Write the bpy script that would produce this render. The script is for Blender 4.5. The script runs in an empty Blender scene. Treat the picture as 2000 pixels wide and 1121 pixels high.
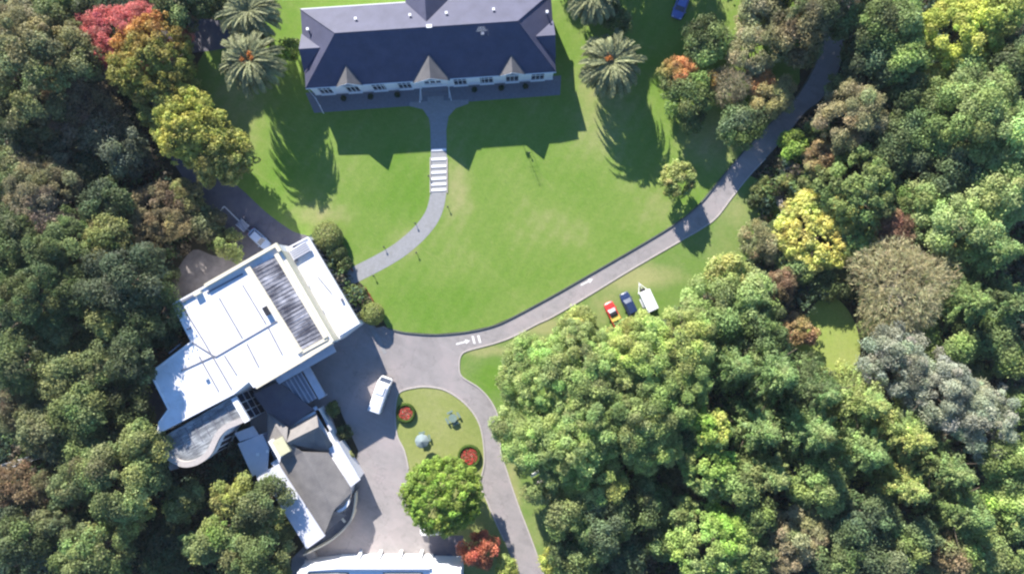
import bpy, bmesh, math, random
import numpy as np
from mathutils import Vector, Matrix
from mathutils.geometry import tessellate_polygon

# ------------------------------------------------------------------ camera, sky, sun, exposure
S = bpy.context.scene
C = S.collection
H = 121.0            # flying height of the camera, metres
MPP = 0.09           # metres on the ground per photograph pixel
cam = bpy.data.cameras.new('camera'); camo = bpy.data.objects.new('camera', cam); C.objects.link(camo)
camo.location = (0, 0, H); camo.rotation_euler = (0, 0, 0)
cam.sensor_width = 36; cam.lens = 36 * H / (2000 * MPP); cam.clip_start = 1; cam.clip_end = 2000
S.camera = camo
SUN_EL = math.radians(25.4)
SDX, SDY = 0.39, -0.92           # way the shadows fall on the ground
W = bpy.data.worlds.new("World"); S.world = W; W.use_nodes = True
nt = W.node_tree; bg = nt.nodes['Background']
sky = nt.nodes.new('ShaderNodeTexSky'); sky.sky_type = 'NISHITA'; sky.sun_disc = False
sky.sun_elevation = SUN_EL; sky.sun_rotation = math.atan2(-SDX, -SDY)
sky.air_density = 1.0; sky.dust_density = 0.0; sky.ozone_density = 7.0
nt.links.new(sky.outputs[0], bg.inputs[0]); bg.inputs[1].default_value = 0.095
sl = bpy.data.lights.new('sun', 'SUN'); sl.energy = 5.0; sl.angle = math.radians(0.5); sl.color = (1.0, 0.94, 0.86)
slo = bpy.data.objects.new('sun', sl); C.objects.link(slo)
slo.rotation_euler = Vector((SDX * math.cos(SUN_EL), SDY * math.cos(SUN_EL), -math.sin(SUN_EL))).to_track_quat('-Z', 'Y').to_euler()
S.view_settings.view_transform = 'Standard'; S.view_settings.look = 'None'
S.view_settings.exposure = 1.4; S.view_settings.gamma = 1; S.view_settings.use_curve_mapping = False

S.cycles.filter_width = 2.35      # the photograph is a little soft
rnd = random.Random(7)
rng = np.random.default_rng(11)

# ------------------------------------------------------------------ helpers
def P(px, py, h=0.0):
    """world point at height h that stands where the photograph shows pixel (px, py)"""
    k = (H - h) / H
    return Vector(((px - 1000) * MPP * k, (560.5 - py) * MPP * k, h))

def tag(o, label=None, cat=None, group=None, kind=None):
    if label: o['label'] = label
    if cat: o['category'] = cat
    if group: o['group'] = group
    if kind: o['kind'] = kind
    return o

def empty(name, loc=(0, 0, 0), rz=0.0, label=None, cat=None, group=None):
    o = bpy.data.objects.new(name, None); C.objects.link(o)
    o.location = loc; o.rotation_euler = (0, 0, rz); o.empty_display_size = 0.3
    return tag(o, label, cat, group)

class MB:
    def __init__(s): s.v = []; s.f = []; s.mi = []; s.m = 0
    def face(s, pts):
        n = len(s.v); s.v += [tuple(p) for p in pts]; s.f.append(list(range(n, n + len(pts)))); s.mi.append(s.m); return s
    def mesh(s, vs, fs):
        n = len(s.v); s.v += [tuple(p) for p in vs]; s.f += [[n + i for i in f] for f in fs]; s.mi += [s.m] * len(fs); return s
    def box(s, c, d, rz=0.0, taper=1.0):
        x, y, z = d[0] / 2, d[1] / 2, d[2] / 2; cs, sn = math.cos(rz), math.sin(rz); vs = []
        for sz in (-1, 1):
            t = taper if sz > 0 else 1
            for sx, sy in ((-1, -1), (1, -1), (1, 1), (-1, 1)):
                a, b = sx * x * t, sy * y * t
                vs.append((c[0] + a * cs - b * sn, c[1] + a * sn + b * cs, c[2] + sz * z))
        return s.mesh(vs, [(0, 3, 2, 1), (4, 5, 6, 7), (0, 1, 5, 4), (1, 2, 6, 5), (2, 3, 7, 6), (3, 0, 4, 7)])
    def bar(s, a, b, w, hgt):
        """box beam lying from a to b, width w, height hgt above the line"""
        a = Vector(a); b = Vector(b); d = b - a; n = Vector((-d.y, d.x, 0)).normalized() * w / 2; up = Vector((0, 0, hgt))
        vs = [a - n, b - n, b + n, a + n]; vs = vs + [p + up for p in vs]
        return s.mesh(vs, [(0, 3, 2, 1), (4, 5, 6, 7), (0, 1, 5, 4), (1, 2, 6, 5), (2, 3, 7, 6), (3, 0, 4, 7)])
    def tube(s, pts, rs, n=8, cap=True):
        rings = []
        for i, p in enumerate(pts):
            p = Vector(p); d = (Vector(pts[min(i + 1, len(pts) - 1)]) - Vector(pts[max(i - 1, 0)]))
            d = d.normalized() if d.length > 1e-6 else Vector((0, 0, 1))
            a = d.cross(Vector((0, 1, 0)) if abs(d.y) < .9 else Vector((1, 0, 0))).normalized(); b = d.cross(a)
            rings.append([p + (a * math.cos(2 * math.pi * k / n) + b * math.sin(2 * math.pi * k / n)) * rs[i] for k in range(n)])
        vs = [q for r in rings for q in r]; fs = []
        for i in range(len(rings) - 1):
            for k in range(n): fs.append((i * n + k, i * n + (k + 1) % n, (i + 1) * n + (k + 1) % n, (i + 1) * n + k))
        if cap: fs.append(tuple(range(n - 1, -1, -1))); fs.append(tuple(range(len(vs) - n, len(vs))))
        return s.mesh(vs, fs)
    def prism(s, pts, z0, z1, top=True, bottom=False):
        """pts: list of world points (xy used), extruded from z0 to z1"""
        n = len(pts); vs = [(p[0], p[1], z0) for p in pts] + [(p[0], p[1], z1) for p in pts]
        fs = [(i, (i + 1) % n, n + (i + 1) % n, n + i) for i in range(n)]
        tri = tessellate_polygon([[Vector((p[0], p[1], 0)) for p in pts]])
        if top: fs += [tuple(n + i for i in t) for t in tri]
        if bottom: fs += [tuple(reversed(t)) for t in tri]
        return s.mesh(vs, fs)
    def build(s, name, mats, parent=None, smooth=False, bevel=0, loc=None):
        me = bpy.data.meshes.new(name); me.from_pydata(s.v, [], s.f)
        if not isinstance(mats, (list, tuple)): mats = [mats]
        for m in mats: me.materials.append(m)
        if len(mats) > 1: me.polygons.foreach_set('material_index', s.mi)
        bm = bmesh.new(); bm.from_mesh(me); bmesh.ops.recalc_face_normals(bm, faces=bm.faces); bm.to_mesh(me); bm.free()
        if smooth: me.polygons.foreach_set('use_smooth', [True] * len(me.polygons))
        o = bpy.data.objects.new(name, me); C.objects.link(o)
        if parent: o.parent = parent
        if loc is not None: o.location = loc
        if bevel:
            b = o.modifiers.new('bevel', 'BEVEL'); b.width = bevel; b.segments = 2; b.limit_method = 'ANGLE'
        return o

def settle(root, loc):
    """root was at the origin with its parts in world coordinates: move its origin to its base"""
    root.location = loc
    for ch in root.children: ch.location = -Vector(loc)
    return root

def copy_tree(o, parent=None):
    c = o.copy(); C.objects.link(c); c.parent = parent
    for ch in o.children: copy_tree(ch, c)
    return c

def smooth_line(pts, n=6, closed=False):
    out = []; m = len(pts)
    rg = range(m if closed else m - 1)
    for i in rg:
        if closed: p0, p1, p2, p3 = pts[i - 1], pts[i], pts[(i + 1) % m], pts[(i + 2) % m]
        else: p0, p1, p2, p3 = pts[max(i - 1, 0)], pts[i], pts[i + 1], pts[min(i + 2, m - 1)]
        for k in range(n):
            t = k / n
            out.append(tuple(.5 * (2 * p1[j] + (p2[j] - p0[j]) * t + (2 * p0[j] - 5 * p1[j] + 4 * p2[j] - p3[j]) * t * t + (3 * p1[j] - p0[j] - 3 * p2[j] + p3[j]) * t ** 3) for j in (0, 1)))
    if not closed: out.append(tuple(pts[-1]))
    return out

def sheet(name, px, z, mat, kind='structure', parent=None):
    pts = [P(x, y) for x, y in px]
    mb = MB(); tri = tessellate_polygon([[Vector((p.x, p.y, 0)) for p in pts]])
    mb.mesh([(p.x, p.y, z) for p in pts], tri)
    o = mb.build(name, mat, parent)
    me = o.data
    bm = bmesh.new(); bm.from_mesh(me)
    for f in bm.faces:
        if f.normal.z < 0: f.normal_flip()
    bm.to_mesh(me); bm.free()
    if kind: o['kind'] = kind
    return o

def ribbon(px, w0, w1=None):
    """outline (pixels) of a band along a centre line"""
    L = smooth_line(px, 6); n = len(L); a = []; b = []
    for i, p in enumerate(L):
        q = L[min(i + 1, n - 1)]; r = L[max(i - 1, 0)]; dx, dy = q[0] - r[0], q[1] - r[1]; d = math.hypot(dx, dy) or 1
        w = (w0 if w1 is None else w0 + (w1 - w0) * i / (n - 1)) / 2
        a.append((p[0] - dy / d * w, p[1] + dx / d * w)); b.append((p[0] + dy / d * w, p[1] - dx / d * w))
    return a + b[::-1]

def kerb_line(mb, px, w, z0, h, sm=6):
    L = [P(*p) for p in smooth_line(px, sm)]; n = len(L); li = []; ri = []
    for i, p in enumerate(L):
        d = (L[min(i + 1, n - 1)] - L[max(i - 1, 0)]).normalized(); nn = Vector((-d.y, d.x, 0)) * w / 2
        li.append(p + nn); ri.append(p - nn)
    vs = []; fs = []
    for i in range(n):
        for q, z in ((li[i], z0), (li[i], z0 + h), (ri[i], z0 + h), (ri[i], z0)): vs.append((q.x, q.y, z))
    for i in range(n - 1):
        a, b = i * 4, i * 4 + 4
        for k in range(3): fs.append((a + k, a + k + 1, b + k + 1, b + k))
    fs += [(0, 1, 2, 3), (n * 4 - 1, n * 4 - 2, n * 4 - 3, n * 4 - 4)]
    mb.mesh(vs, fs)

# ------------------------------------------------------------------ materials
def newmat(name):
    m = bpy.data.materials.new(name); m.use_nodes = True; n = m.node_tree
    return m, n, n.nodes['Principled BSDF']
def ramp(n, fac, stops):
    r = n.nodes.new('ShaderNodeValToRGB'); e = r.color_ramp.elements
    while len(e) < len(stops): e.new(.5)
    for i, (p, c) in enumerate(stops): e[i].position = p; e[i].color = (*c, 1)
    n.links.new(fac, r.inputs[0]); return r.outputs[0]
def noise(n, scale, detail=4, rough=.6, vec=None, dist=0.0):
    t = n.nodes.new('ShaderNodeTexNoise'); t.inputs['Scale'].default_value = scale; t.inputs['Detail'].default_value = detail
    t.inputs['Roughness'].default_value = rough; t.inputs['Distortion'].default_value = dist
    if vec is not None: n.links.new(vec, t.inputs['Vector'])
    return t.outputs['Fac']
def pos(n): return n.nodes.new('ShaderNodeNewGeometry').outputs['Position']
def mix(n, fac, a, b, mode='MIX'):
    m = n.nodes.new('ShaderNodeMix'); m.data_type = 'RGBA'; m.blend_type = mode
    for sock, val in ((m.inputs[0], fac), (m.inputs[6], a), (m.inputs[7], b)):
        if isinstance(val, (int, float)): sock.default_value = val
        elif isinstance(val, tuple): sock.default_value = (*val, 1)
        else: n.links.new(val, sock)
    return m.outputs[2]
def math_(n, op, a, b=None, clamp=False):
    m = n.nodes.new('ShaderNodeMath'); m.operation = op; m.use_clamp = clamp
    for i, v in enumerate((a, b)):
        if v is None: continue
        if isinstance(v, (int, float)): m.inputs[i].default_value = v
        else: n.links.new(v, m.inputs[i])
    return m.outputs[0]
def rotvec(n, v, rz, scale=(1, 1, 1)):
    mp = n.nodes.new('ShaderNodeMapping'); mp.inputs['Rotation'].default_value = (0, 0, rz); n.links.new(v, mp.inputs[0])
    m2 = n.nodes.new('ShaderNodeMapping'); m2.inputs['Scale'].default_value = scale; n.links.new(mp.outputs[0], m2.inputs[0]); return m2.outputs[0]
def bump(n, bs, h, st=.4, d=.05):
    b = n.nodes.new('ShaderNodeBump'); b.inputs['Strength'].default_value = st; b.inputs['Distance'].default_value = d
    n.links.new(h, b.inputs['Height']); n.links.new(b.outputs[0], bs.inputs['Normal'])
def blob(n, p, cx, cy, rx, ry=None):
    """soft 0..1 patch on the ground around pixel (cx, cy), radius in pixels"""
    c = P(cx, cy); ry = ry or rx
    s = n.nodes.new('ShaderNodeVectorMath'); s.operation = 'SUBTRACT'; s.inputs[1].default_value = c; n.links.new(p, s.inputs[0])
    k = n.nodes.new('ShaderNodeVectorMath'); k.operation = 'MULTIPLY'; k.inputs[1].default_value = (1 / (rx * MPP), 1 / (ry * MPP), 0); n.links.new(s.outputs[0], k.inputs[0])
    l = n.nodes.new('ShaderNodeVectorMath'); l.operation = 'LENGTH'; n.links.new(k.outputs[0], l.inputs[0])
    m = n.nodes.new('ShaderNodeMapRange'); m.interpolation_type = 'SMOOTHSTEP'; m.inputs['From Min'].default_value = 1.25; m.inputs['From Max'].default_value = 0.1
    n.links.new(l.outputs['Value'], m.inputs['Value']); return m.outputs[0]

def simple(name, col, rough=.6, var=.12, scale=1.5, metal=0.0, spec=.4, dirt=None, coat=0):
    m, n, b = newmat(name); p = pos(n)
    f = noise(n, scale, 5, .65, p)
    lo = tuple(c * (1 - var) for c in col); hi = tuple(min(1, c * (1 + var)) for c in col)
    c = ramp(n, f, [(.3, lo), (.7, hi)])
    if dirt:
        g = noise(n, .6, 6, .7, p, .4); c = mix(n, math_(n, 'MULTIPLY', ramp(n, g, [(.5, (0, 0, 0)), (.72, (1, 1, 1))]), .5), c, dirt)
    n.links.new(c, b.inputs['Base Color']); b.inputs['Roughness'].default_value = rough; b.inputs['Metallic'].default_value = metal
    b.inputs['Specular IOR Level'].default_value = spec; b.inputs['Coat Weight'].default_value = coat
    return m

def grass_mat(name, lush, mid, dry, dryblobs=(), lushblobs=(), stripes=None, base=.42):
    m, n, b = newmat(name); p = pos(n)
    f = math_(n, 'ADD', math_(n, 'MULTIPLY', noise(n, .09, 6, .6, p), .75), math_(n, 'MULTIPLY', noise(n, .6, 5, .7, p), .35))
    f = math_(n, 'ADD', f, base - .55)
    for x, y, rx, ry, a in dryblobs: f = math_(n, 'ADD', f, math_(n, 'MULTIPLY', blob(n, p, x, y, rx, ry), a))
    for x, y, rx, ry, a in lushblobs: f = math_(n, 'SUBTRACT', f, math_(n, 'MULTIPLY', blob(n, p, x, y, rx, ry), a))
    if stripes:
        rz, per, amt = stripes
        w = n.nodes.new('ShaderNodeTexWave'); w.inputs['Scale'].default_value = per; w.inputs['Distortion'].default_value = 1.5; w.inputs['Detail'].default_value = 3
        n.links.new(rotvec(n, p, rz), w.inputs['Vector'])
        f = math_(n, 'ADD', f, math_(n, 'MULTIPLY', math_(n, 'SUBTRACT', w.outputs['Fac'], .5), amt))
    c = ramp(n, f, [(.22, lush), (.5, mid), (.8, dry)])
    blt = noise(n, 1.6, 5, .8, p); c = mix(n, 1.0, c, ramp(n, blt, [(.3, (.86, .88, .84)), (.7, (1.12, 1.10, 1.12))]), 'MULTIPLY')
    wd = noise(n, .45, 6, .8, rotvec(n, p, .6, (.5, 1.6, 1)), .8); c = mix(n, math_(n, 'MULTIPLY', ramp(n, wd, [(.56, (0, 0, 0)), (.74, (1, 1, 1))]), .4), c, dry)
    fine = noise(n, 7, 4, .75, p)
    c = mix(n, 1.0, c, ramp(n, fine, [(.25, (.72, .72, .72)), (.75, (1.25, 1.25, 1.2))]), 'MULTIPLY')
    n.links.new(c, b.inputs['Base Color']); b.inputs['Roughness'].default_value = .9; b.inputs['Specular IOR Level'].default_value = .1
    bump(n, b, fine, .6, .06)
    return m

LUSH, MIDG, DRY = (.118, .222, .030), (.172, .252, .056), (.29, .295, .125)
M = {}
M['lawn'] = grass_mat('lawn grass', LUSH, MIDG, DRY,
    dryblobs=[(880, 380, 50, 70, .30), (1080, 440, 120, 60, .12), (1380, 270, 80, 90, .30), (1180, 210, 90, 150, .2), (640, 420, 90, 30, .28), (790, 470, 40, 40, .2),
              (470, 210, 90, 80, .22), (900, 350, 30, 120, .12), (1280, 420, 70, 40, .15)],
    lushblobs=[(780, 370, 110, 80, .20), (870, 590, 170, 70, .12), (570, 330, 60, 60, .12)], stripes=(math.radians(32), .13, .055), base=.44)
M['verge'] = grass_mat('verge grass', LUSH, (.150, .228, .058), DRY,
    dryblobs=[(1240, 540, 150, 30, .35), (1080, 640, 80, 20, .35), (960, 685, 60, 16, .3), (1450, 410, 60, 40, .1), (1000, 960, 20, 150, .25)],
    lushblobs=[(960, 740, 50, 40, .25), (1340, 540, 50, 60, .12)], base=.52)
M['island'] = grass_mat('island grass', (.14, .200, .045), (.235, .268, .085), (.31, .31, .14), base=.55)
M['clearing'] = grass_mat('clearing grass', (.19, .28, .055), (.26, .33, .085), (.31, .33, .12), base=.55)
def soil():
    m, n, b = newmat('forest floor'); p = pos(n); f = noise(n, .35, 6, .7, p)
    c = ramp(n, f, [(.3, (.020, .024, .012)), (.5, (.036, .032, .018)), (.7, (.05, .06, .022))])
    n.links.new(c, b.inputs['Base Color']); b.inputs['Roughness'].default_value = 1; bump(n, b, noise(n, 3, 5, .7, p), 1, .2)
    return m
M['soil'] = soil()
def asphalt(name, col, warm, crack=.5, seed=0):
    m, n, b = newmat(name); p = pos(n)
    f = math_(n, 'ADD', math_(n, 'MULTIPLY', noise(n, .12, 5, .6, p, .3), .7), math_(n, 'MULTIPLY', noise(n, .9, 5, .7, p), .3))
    c = ramp(n, f, [(.36, tuple(x * .80 for x in col)), (.48, col), (.6, warm)])
    c = mix(n, 1.0, c, ramp(n, noise(n, 14, 3, .8, p), [(.3, (.86, .86, .86)), (.7, (1.12, 1.12, 1.12))]), 'MULTIPLY')
    # worn lighter streaks and repair patches
    s = noise(n, .5, 3, .5, rotvec(n, p, .5, (.35, 2.2, 1)))
    c = mix(n, math_(n, 'MULTIPLY', ramp(n, s, [(.52, (0, 0, 0)), (.7, (1, 1, 1))]), .30), c, tuple(x * 1.3 for x in col))
    v = n.nodes.new('ShaderNodeTexVoronoi'); v.inputs['Scale'].default_value = .11; n.links.new(p, v.inputs['Vector'])
    pc = n.nodes.new('ShaderNodeSeparateColor'); n.links.new(v.outputs['Color'], pc.inputs[0])
    c = mix(n, math_(n, 'MULTIPLY', math_(n, 'GREATER_THAN', pc.outputs[0], .72), .16), c, tuple(x * .6 for x in col))
    # fine cracks and dark oil spots
    cv = n.nodes.new('ShaderNodeTexVoronoi'); cv.feature = 'DISTANCE_TO_EDGE'; cv.inputs['Scale'].default_value = .22
    ds = n.nodes.new('ShaderNodeVectorMath'); ds.operation = 'ADD'; nn_ = n.nodes.new('ShaderNodeTexNoise'); nn_.inputs['Scale'].default_value = .8; nn_.inputs['Detail'].default_value = 5; n.links.new(p, nn_.inputs['Vector'])
    sc_ = n.nodes.new('ShaderNodeVectorMath'); sc_.operation = 'SCALE'; sc_.inputs['Scale'].default_value = 3.0; n.links.new(nn_.outputs['Color'], sc_.inputs[0])
    n.links.new(p, ds.inputs[0]); n.links.new(sc_.outputs[0], ds.inputs[1]); n.links.new(ds.outputs[0], cv.inputs['Vector'])
    ck = math_(n, 'MULTIPLY', math_(n, 'LESS_THAN', cv.outputs['Distance'], .018), math_(n, 'GREATER_THAN', noise(n, .15, 3, .5, p), .5))
    c = mix(n, math_(n, 'MULTIPLY', ck, .2), c, tuple(x * .35 for x in col))
    c = mix(n, math_(n, 'MULTIPLY', ramp(n, noise(n, .7, 2, .4, p), [(.66, (0, 0, 0)), (.74, (1, 1, 1))]), .28), c, tuple(x * .5 for x in col))
    n.links.new(c, b.inputs['Base Color']); b.inputs['Roughness'].default_value = .85; b.inputs['Specular IOR Level'].default_value = .25
    return m
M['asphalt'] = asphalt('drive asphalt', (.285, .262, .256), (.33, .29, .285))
M['darkasphalt'] = asphalt('rear drive asphalt', (.12, .115, .14), (.15, .14, .15))  # darker, bluer mix than the main drive
M['path'] = simple('concrete path', (.27, .27, .275), .85, .1, 2, dirt=(.2, .2, .18))
M['terrace'] = simple('terrace paving', (.17, .175, .2), .8, .12, 2)
M['yard'] = simple('worn yard concrete', (.22, .195, .185), .9, .3, .5, dirt=(.12, .11, .1))
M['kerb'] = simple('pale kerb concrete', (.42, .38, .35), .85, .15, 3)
M['shadekerb'] = simple('shade toned kerb concrete', (.10, .11, .09), .9, .25, 2)  # dark tone stands in for the shade line along the drive edge
M['paint'] = simple('road paint', (.75, .73, .70), .7, .12, 6)
M['membrane'] = simple('white roof membrane', (.75, .75, .77), .6, .08, .5, dirt=(.47, .45, .42))
M['membrane2'] = simple('pale metal roof', (.56, .57, .62), .5, .05, .8, dirt=(.45, .45, .48))
M['cream'] = simple('cream parapet plaster', (.66, .60, .46), .8, .1, 1.2, dirt=(.45, .40, .32))
M['wall'] = simple('white painted wall', (.72, .72, .74), .7, .05, 1)
M['lwall'] = simple('pale weatherboard', (.78, .79, .83), .6, .05, 2)
M['beige'] = simple('beige rendered chimney', (.52, .50, .32), .85, .1, 1)
M['trim'] = simple('white trim paint', (.8, .8, .8), .5, .03, 2)
M['seam'] = simple('roof seam grey', (.17, .175, .21), .6, .1, 2)
M['shrubdk'] = None
def glassmat(name, col, rough=.12):
    m, n, b = newmat(name); b.inputs['Base Color'].default_value = (*col, 1); b.inputs['Roughness'].default_value = rough
    b.inputs['Specular IOR Level'].default_value = .7; return m
M['glass'] = glassmat('dark window glass', (.02, .025, .05))
M['carglass'] = glassmat('car glass', (.05, .065, .10), .08)
M['rubber'] = simple('tyre rubber', (.02, .02, .02), .9)
M['black'] = simple('black plastic', (.02, .02, .025), .6)
M['chrome'] = simple('metal fittings', (.5, .5, .52), .3, metal=.8)
M['bark'] = simple('tree bark', (.11, .085, .06), .95, .35, 3)
M['greybark'] = simple('grey bark', (.19, .17, .15), .95, .3, 3)
def slate(name, col, rz, per, warm=None):
    m, n, b = newmat(name); p = pos(n); v = rotvec(n, p, rz)
    w = n.nodes.new('ShaderNodeTexWave'); w.inputs['Scale'].default_value = per; w.inputs['Distortion'].default_value = .15; n.links.new(v, w.inputs['Vector'])
    w.bands_direction = 'Y'
    f = noise(n, .5, 6, .6, p)
    c = ramp(n, f, [(.3, tuple(x * .85 for x in col)), (.7, tuple(x * 1.15 for x in (warm or col)))])
    c = mix(n, 1.0, c, ramp(n, w.outputs['Fac'], [(0, (.80, .80, .80)), (.3, (1.05, 1.05, 1.05))]), 'MULTIPLY')
    c = mix(n, 1.0, c, ramp(n, noise(n, 6, 3, .8, p), [(.3, (.88, .88, .88)), (.7, (1.12, 1.12, 1.12))]), 'MULTIPLY')
    n.links.new(c, b.inputs['Base Color']); b.inputs['Roughness'].default_value = .6; b.inputs['Specular IOR Level'].default_value = .3
    bump(n, b, w.outputs['Fac'], .3, .03); return m
HANG = math.atan(0.066)
M['slate'] = slate('slate tile roof', (.068, .070, .112), -HANG, 1.6)
M['ribbed'] = slate('ribbed gable roof', (.115, .112, .115), math.pi / 2 - HANG, 1.2, (.13, .125, .125))
AANG = math.atan2(117, 204)        # heading of the white building's long side
M['shingle'] = slate('grey shingle roof', (.165, .155, .15), -AANG, .9, (.185, .172, .162))
def streaked(name, lo, hi, rz, sc=(.25, 6, 1), thr=(.42, .62)):
    m, n, b = newmat(name); p = pos(n)
    f = noise(n, 1.0, 6, .75, rotvec(n, p, rz, sc)); g = noise(n, .5, 3, .5, p)
    f = math_(n, 'ADD', math_(n, 'MULTIPLY', f, .75), math_(n, 'MULTIPLY', g, .3))
    c = ramp(n, f, [(thr[0], lo), ((thr[0] + thr[1]) / 2, tuple((a + c2) / 2 * .8 for a, c2 in zip(lo, hi))), (thr[1], hi)])
    n.links.new(c, b.inputs['Base Color']); b.inputs['Roughness'].default_value = .45; return m
M['glazing'] = streaked('weathered corrugated roofing', (.045, .043, .055), (.55, .55, .60), -AANG, thr=(.46, .68))
M['domeglass'] = streaked('stained conservatory roofing', (.085, .09, .10), (.42, .44, .45), -AANG, (.5, 5, 1), (.42, .64))
M['slats'] = streaked('pergola slats', (.16, .17, .22), (.30, .32, .38), math.pi / 2 - AANG, (.3, 5, 1))

def leafmat(name='foliage', trans=.42):
    m, n, b = newmat(name); n.nodes.remove(b); out = n.nodes['Material Output']
    a = n.nodes.new('ShaderNodeAttribute'); a.attribute_name = 'leafcol'
    d = n.nodes.new('ShaderNodeBsdfPrincipled'); d.inputs['Roughness'].default_value = .55; d.inputs['Specular IOR Level'].default_value = .22
    t = n.nodes.new('ShaderNodeBsdfTranslucent'); mx = n.nodes.new('ShaderNodeMixShader'); mx.inputs[0].default_value = trans
    n.links.new(a.outputs['Color'], d.inputs['Base Color']); n.links.new(a.outputs['Color'], t.inputs['Color'])
    n.links.new(d.outputs[0], mx.inputs[1]); n.links.new(t.outputs[0], mx.inputs[2]); n.links.new(mx.outputs[0], out.inputs['Surface'])
    return m
M['leaf'] = leafmat()

# ------------------------------------------------------------------ foliage
def unit(a): return a / np.maximum(np.linalg.norm(a, axis=-1, keepdims=True), 1e-9)
def leaf_object(name, c, nrm, s, asp, col, parent=None, tang=None, mat=None):
    """one quad leaf clump per row"""
    n = len(c); nrm = unit(nrm)
    if tang is None: tang = rng.normal(size=(n, 3))
    t = unit(tang - nrm * np.sum(tang * nrm, 1, keepdims=True)); b = np.cross(nrm, t)
    s = np.broadcast_to(np.asarray(s, float), (n,))[:, None]; asp = np.broadcast_to(np.asarray(asp, float), (n,))[:, None]
    v = np.empty((n, 4, 3), np.float32)
    v[:, 0] = c - t * s; v[:, 1] = c - b * s * asp + nrm * s * .12; v[:, 2] = c + t * s; v[:, 3] = c + b * s * asp + nrm * s * .12
    me = bpy.data.meshes.new(name); me.vertices.add(n * 4); me.loops.add(n * 4); me.polygons.add(n)
    me.vertices.foreach_set('co', v.ravel()); me.loops.foreach_set('vertex_index', np.arange(n * 4, dtype=np.int32))
    me.polygons.foreach_set('loop_start', np.arange(0, n * 4, 4, dtype=np.int32))
    a = me.attributes.new('leafcol', 'FLOAT_COLOR', 'FACE')
    cc = np.ones((n, 4), np.float32); cc[:, :3] = np.clip(col, .003, .9); a.data.foreach_set('color', cc.ravel())
    me.materials.append(mat or M['leaf']); me.update()
    o = bpy.data.objects.new(name, me); C.objects.link(o)
    if parent: o.parent = parent
    return o

def lobes_on_dome(R, Rz, zc, rl, zmin=-.35, dens=1.6, irr=.16):
    n = max(6, int(2 * math.pi * R * R * .75 / (math.pi * rl * rl) * dens))
    z = rng.uniform(zmin, 1, n); th = rng.uniform(0, 2 * math.pi, n); q = np.sqrt(1 - z * z)
    ph = rng.uniform(0, 6.28, 5)
    f = 1 + irr * np.sin(2 * th + ph[0]) + irr * .8 * np.sin(3 * th + ph[1]) + irr * .6 * np.sin(5 * th + ph[2])
    k = rng.uniform(.72, 1.0, n)
    rr = (R - rl * .6) * f * k
    z[:3] = (1.0, .9, .93); q = np.sqrt(1 - z * z)
    c = np.stack([q * np.cos(th) * rr, q * np.sin(th) * rr, zc + z * (Rz - rl * .5) * k * (1 + irr * np.sin(2 * th + ph[3]))], 1)
    r = rl * rng.uniform(.4, 1.35, n) ** 1.0
    return c, r

def leaves_on_lobes(c, r, s, asp, cover=1.0, zmin=-.45, stretch=None, squash=.8, jit=.55):
    cnt = np.maximum(8, (4 * math.pi * r * r * .72 / (2 * s * s * asp) * cover).astype(int))
    idx = np.repeat(np.arange(len(c)), cnt); n = len(idx)
    z = rng.uniform(zmin, 1, n); th = rng.uniform(0, 2 * math.pi, n); q = np.sqrt(1 - z * z)
    d = np.stack([q * np.cos(th), q * np.sin(th), z], 1)
    k = (rng.uniform(.62, 1.06, n) + (rng.random(n) < .22) * rng.uniform(0, .45, n))[:, None]
    off = d * r[idx][:, None] * k; off[:, 2] *= squash
    if stretch is not None:
        ax = stretch[0][idx]; off = off + ax * np.sum(off * ax, 1, keepdims=True) * (stretch[1] - 1)
        off[:, 2] *= .8
    nrm = unit(d + rng.normal(scale=jit, size=(n, 3)))
    nrm[:, 2] = np.abs(nrm[:, 2]) * .9 + .18
    return c[idx] + off, nrm, idx

def smoothnoise(p, sc, seed):
    r = np.random.default_rng(seed); k = r.normal(size=(6, 3)) * sc; ph = r.uniform(0, 6.28, 6)
    return np.mean([np.sin(p @ k[i] + ph[i]) for i in range(6)], 0) * 1.6

def colour_leaves(pos_, idx, nl, cols, seed, lobevar=.22, leafvar=.22, split=None):
    c1 = np.array(cols[0]); c2 = np.array(cols[1] if len(cols) > 1 else cols[0])
    if split is None: m = np.clip(.5 + .7 * smoothnoise(pos_, .5, seed) , 0, 1)
    else:
        dx, dy, o = split; R = np.abs(pos_[:, :2]).max() + 1e-6
        m = np.clip(.5 + 1.6 * ((pos_[:, 0] * dx + pos_[:, 1] * dy) / R - o) + .35 * smoothnoise(pos_, 1.0, seed) , 0, 1)
    c = c1[None] * (1 - m[:, None]) + c2[None] * m[:, None]
    lv = rng.normal(1, lobevar, nl); hv = rng.normal(0, .05, (nl, 3))
    c = c * np.array([1.74, 1.52, 1.02]) + c.mean(1, keepdims=True) * .36
    c = c * np.clip(lv[idx], .5, 1.6)[:, None] * np.clip(rng.normal(1, leafvar, (len(idx), 1)), .4, 1.8)
    return c * (1 + hv[idx])

def trunk_part(root, h, r, zc, R, mat='bark', limbs=6, lean=(0, 0)):
    mb = MB(); top = max(zc, h * .5)
    pts = [(0, 0, -.1), (0, 0, .3), (.05 * r * 10 * .1, 0, top * .5), (.1, .05, top)]
    mb.tube(pts, [r * 1.5, r * 1.05, r * .8, r * .45], 8)
    for i in range(limbs):
        a = 2 * math.pi * i / limbs + rnd.uniform(-.4, .4); z0 = top * rnd.uniform(.45, .85); L = R * rnd.uniform(.5, .8)
        e = (math.cos(a) * L, math.sin(a) * L, min(h * .92, z0 + L * rnd.uniform(.35, .8)))
        m_ = (e[0] * .5, e[1] * .5, z0 + (e[2] - z0) * .35)
        mb.tube([(0, 0, z0), m_, e], [r * .5, r * .32, r * .12], 6)
    return mb.build('trunk', M[mat], root, smooth=True)

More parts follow.
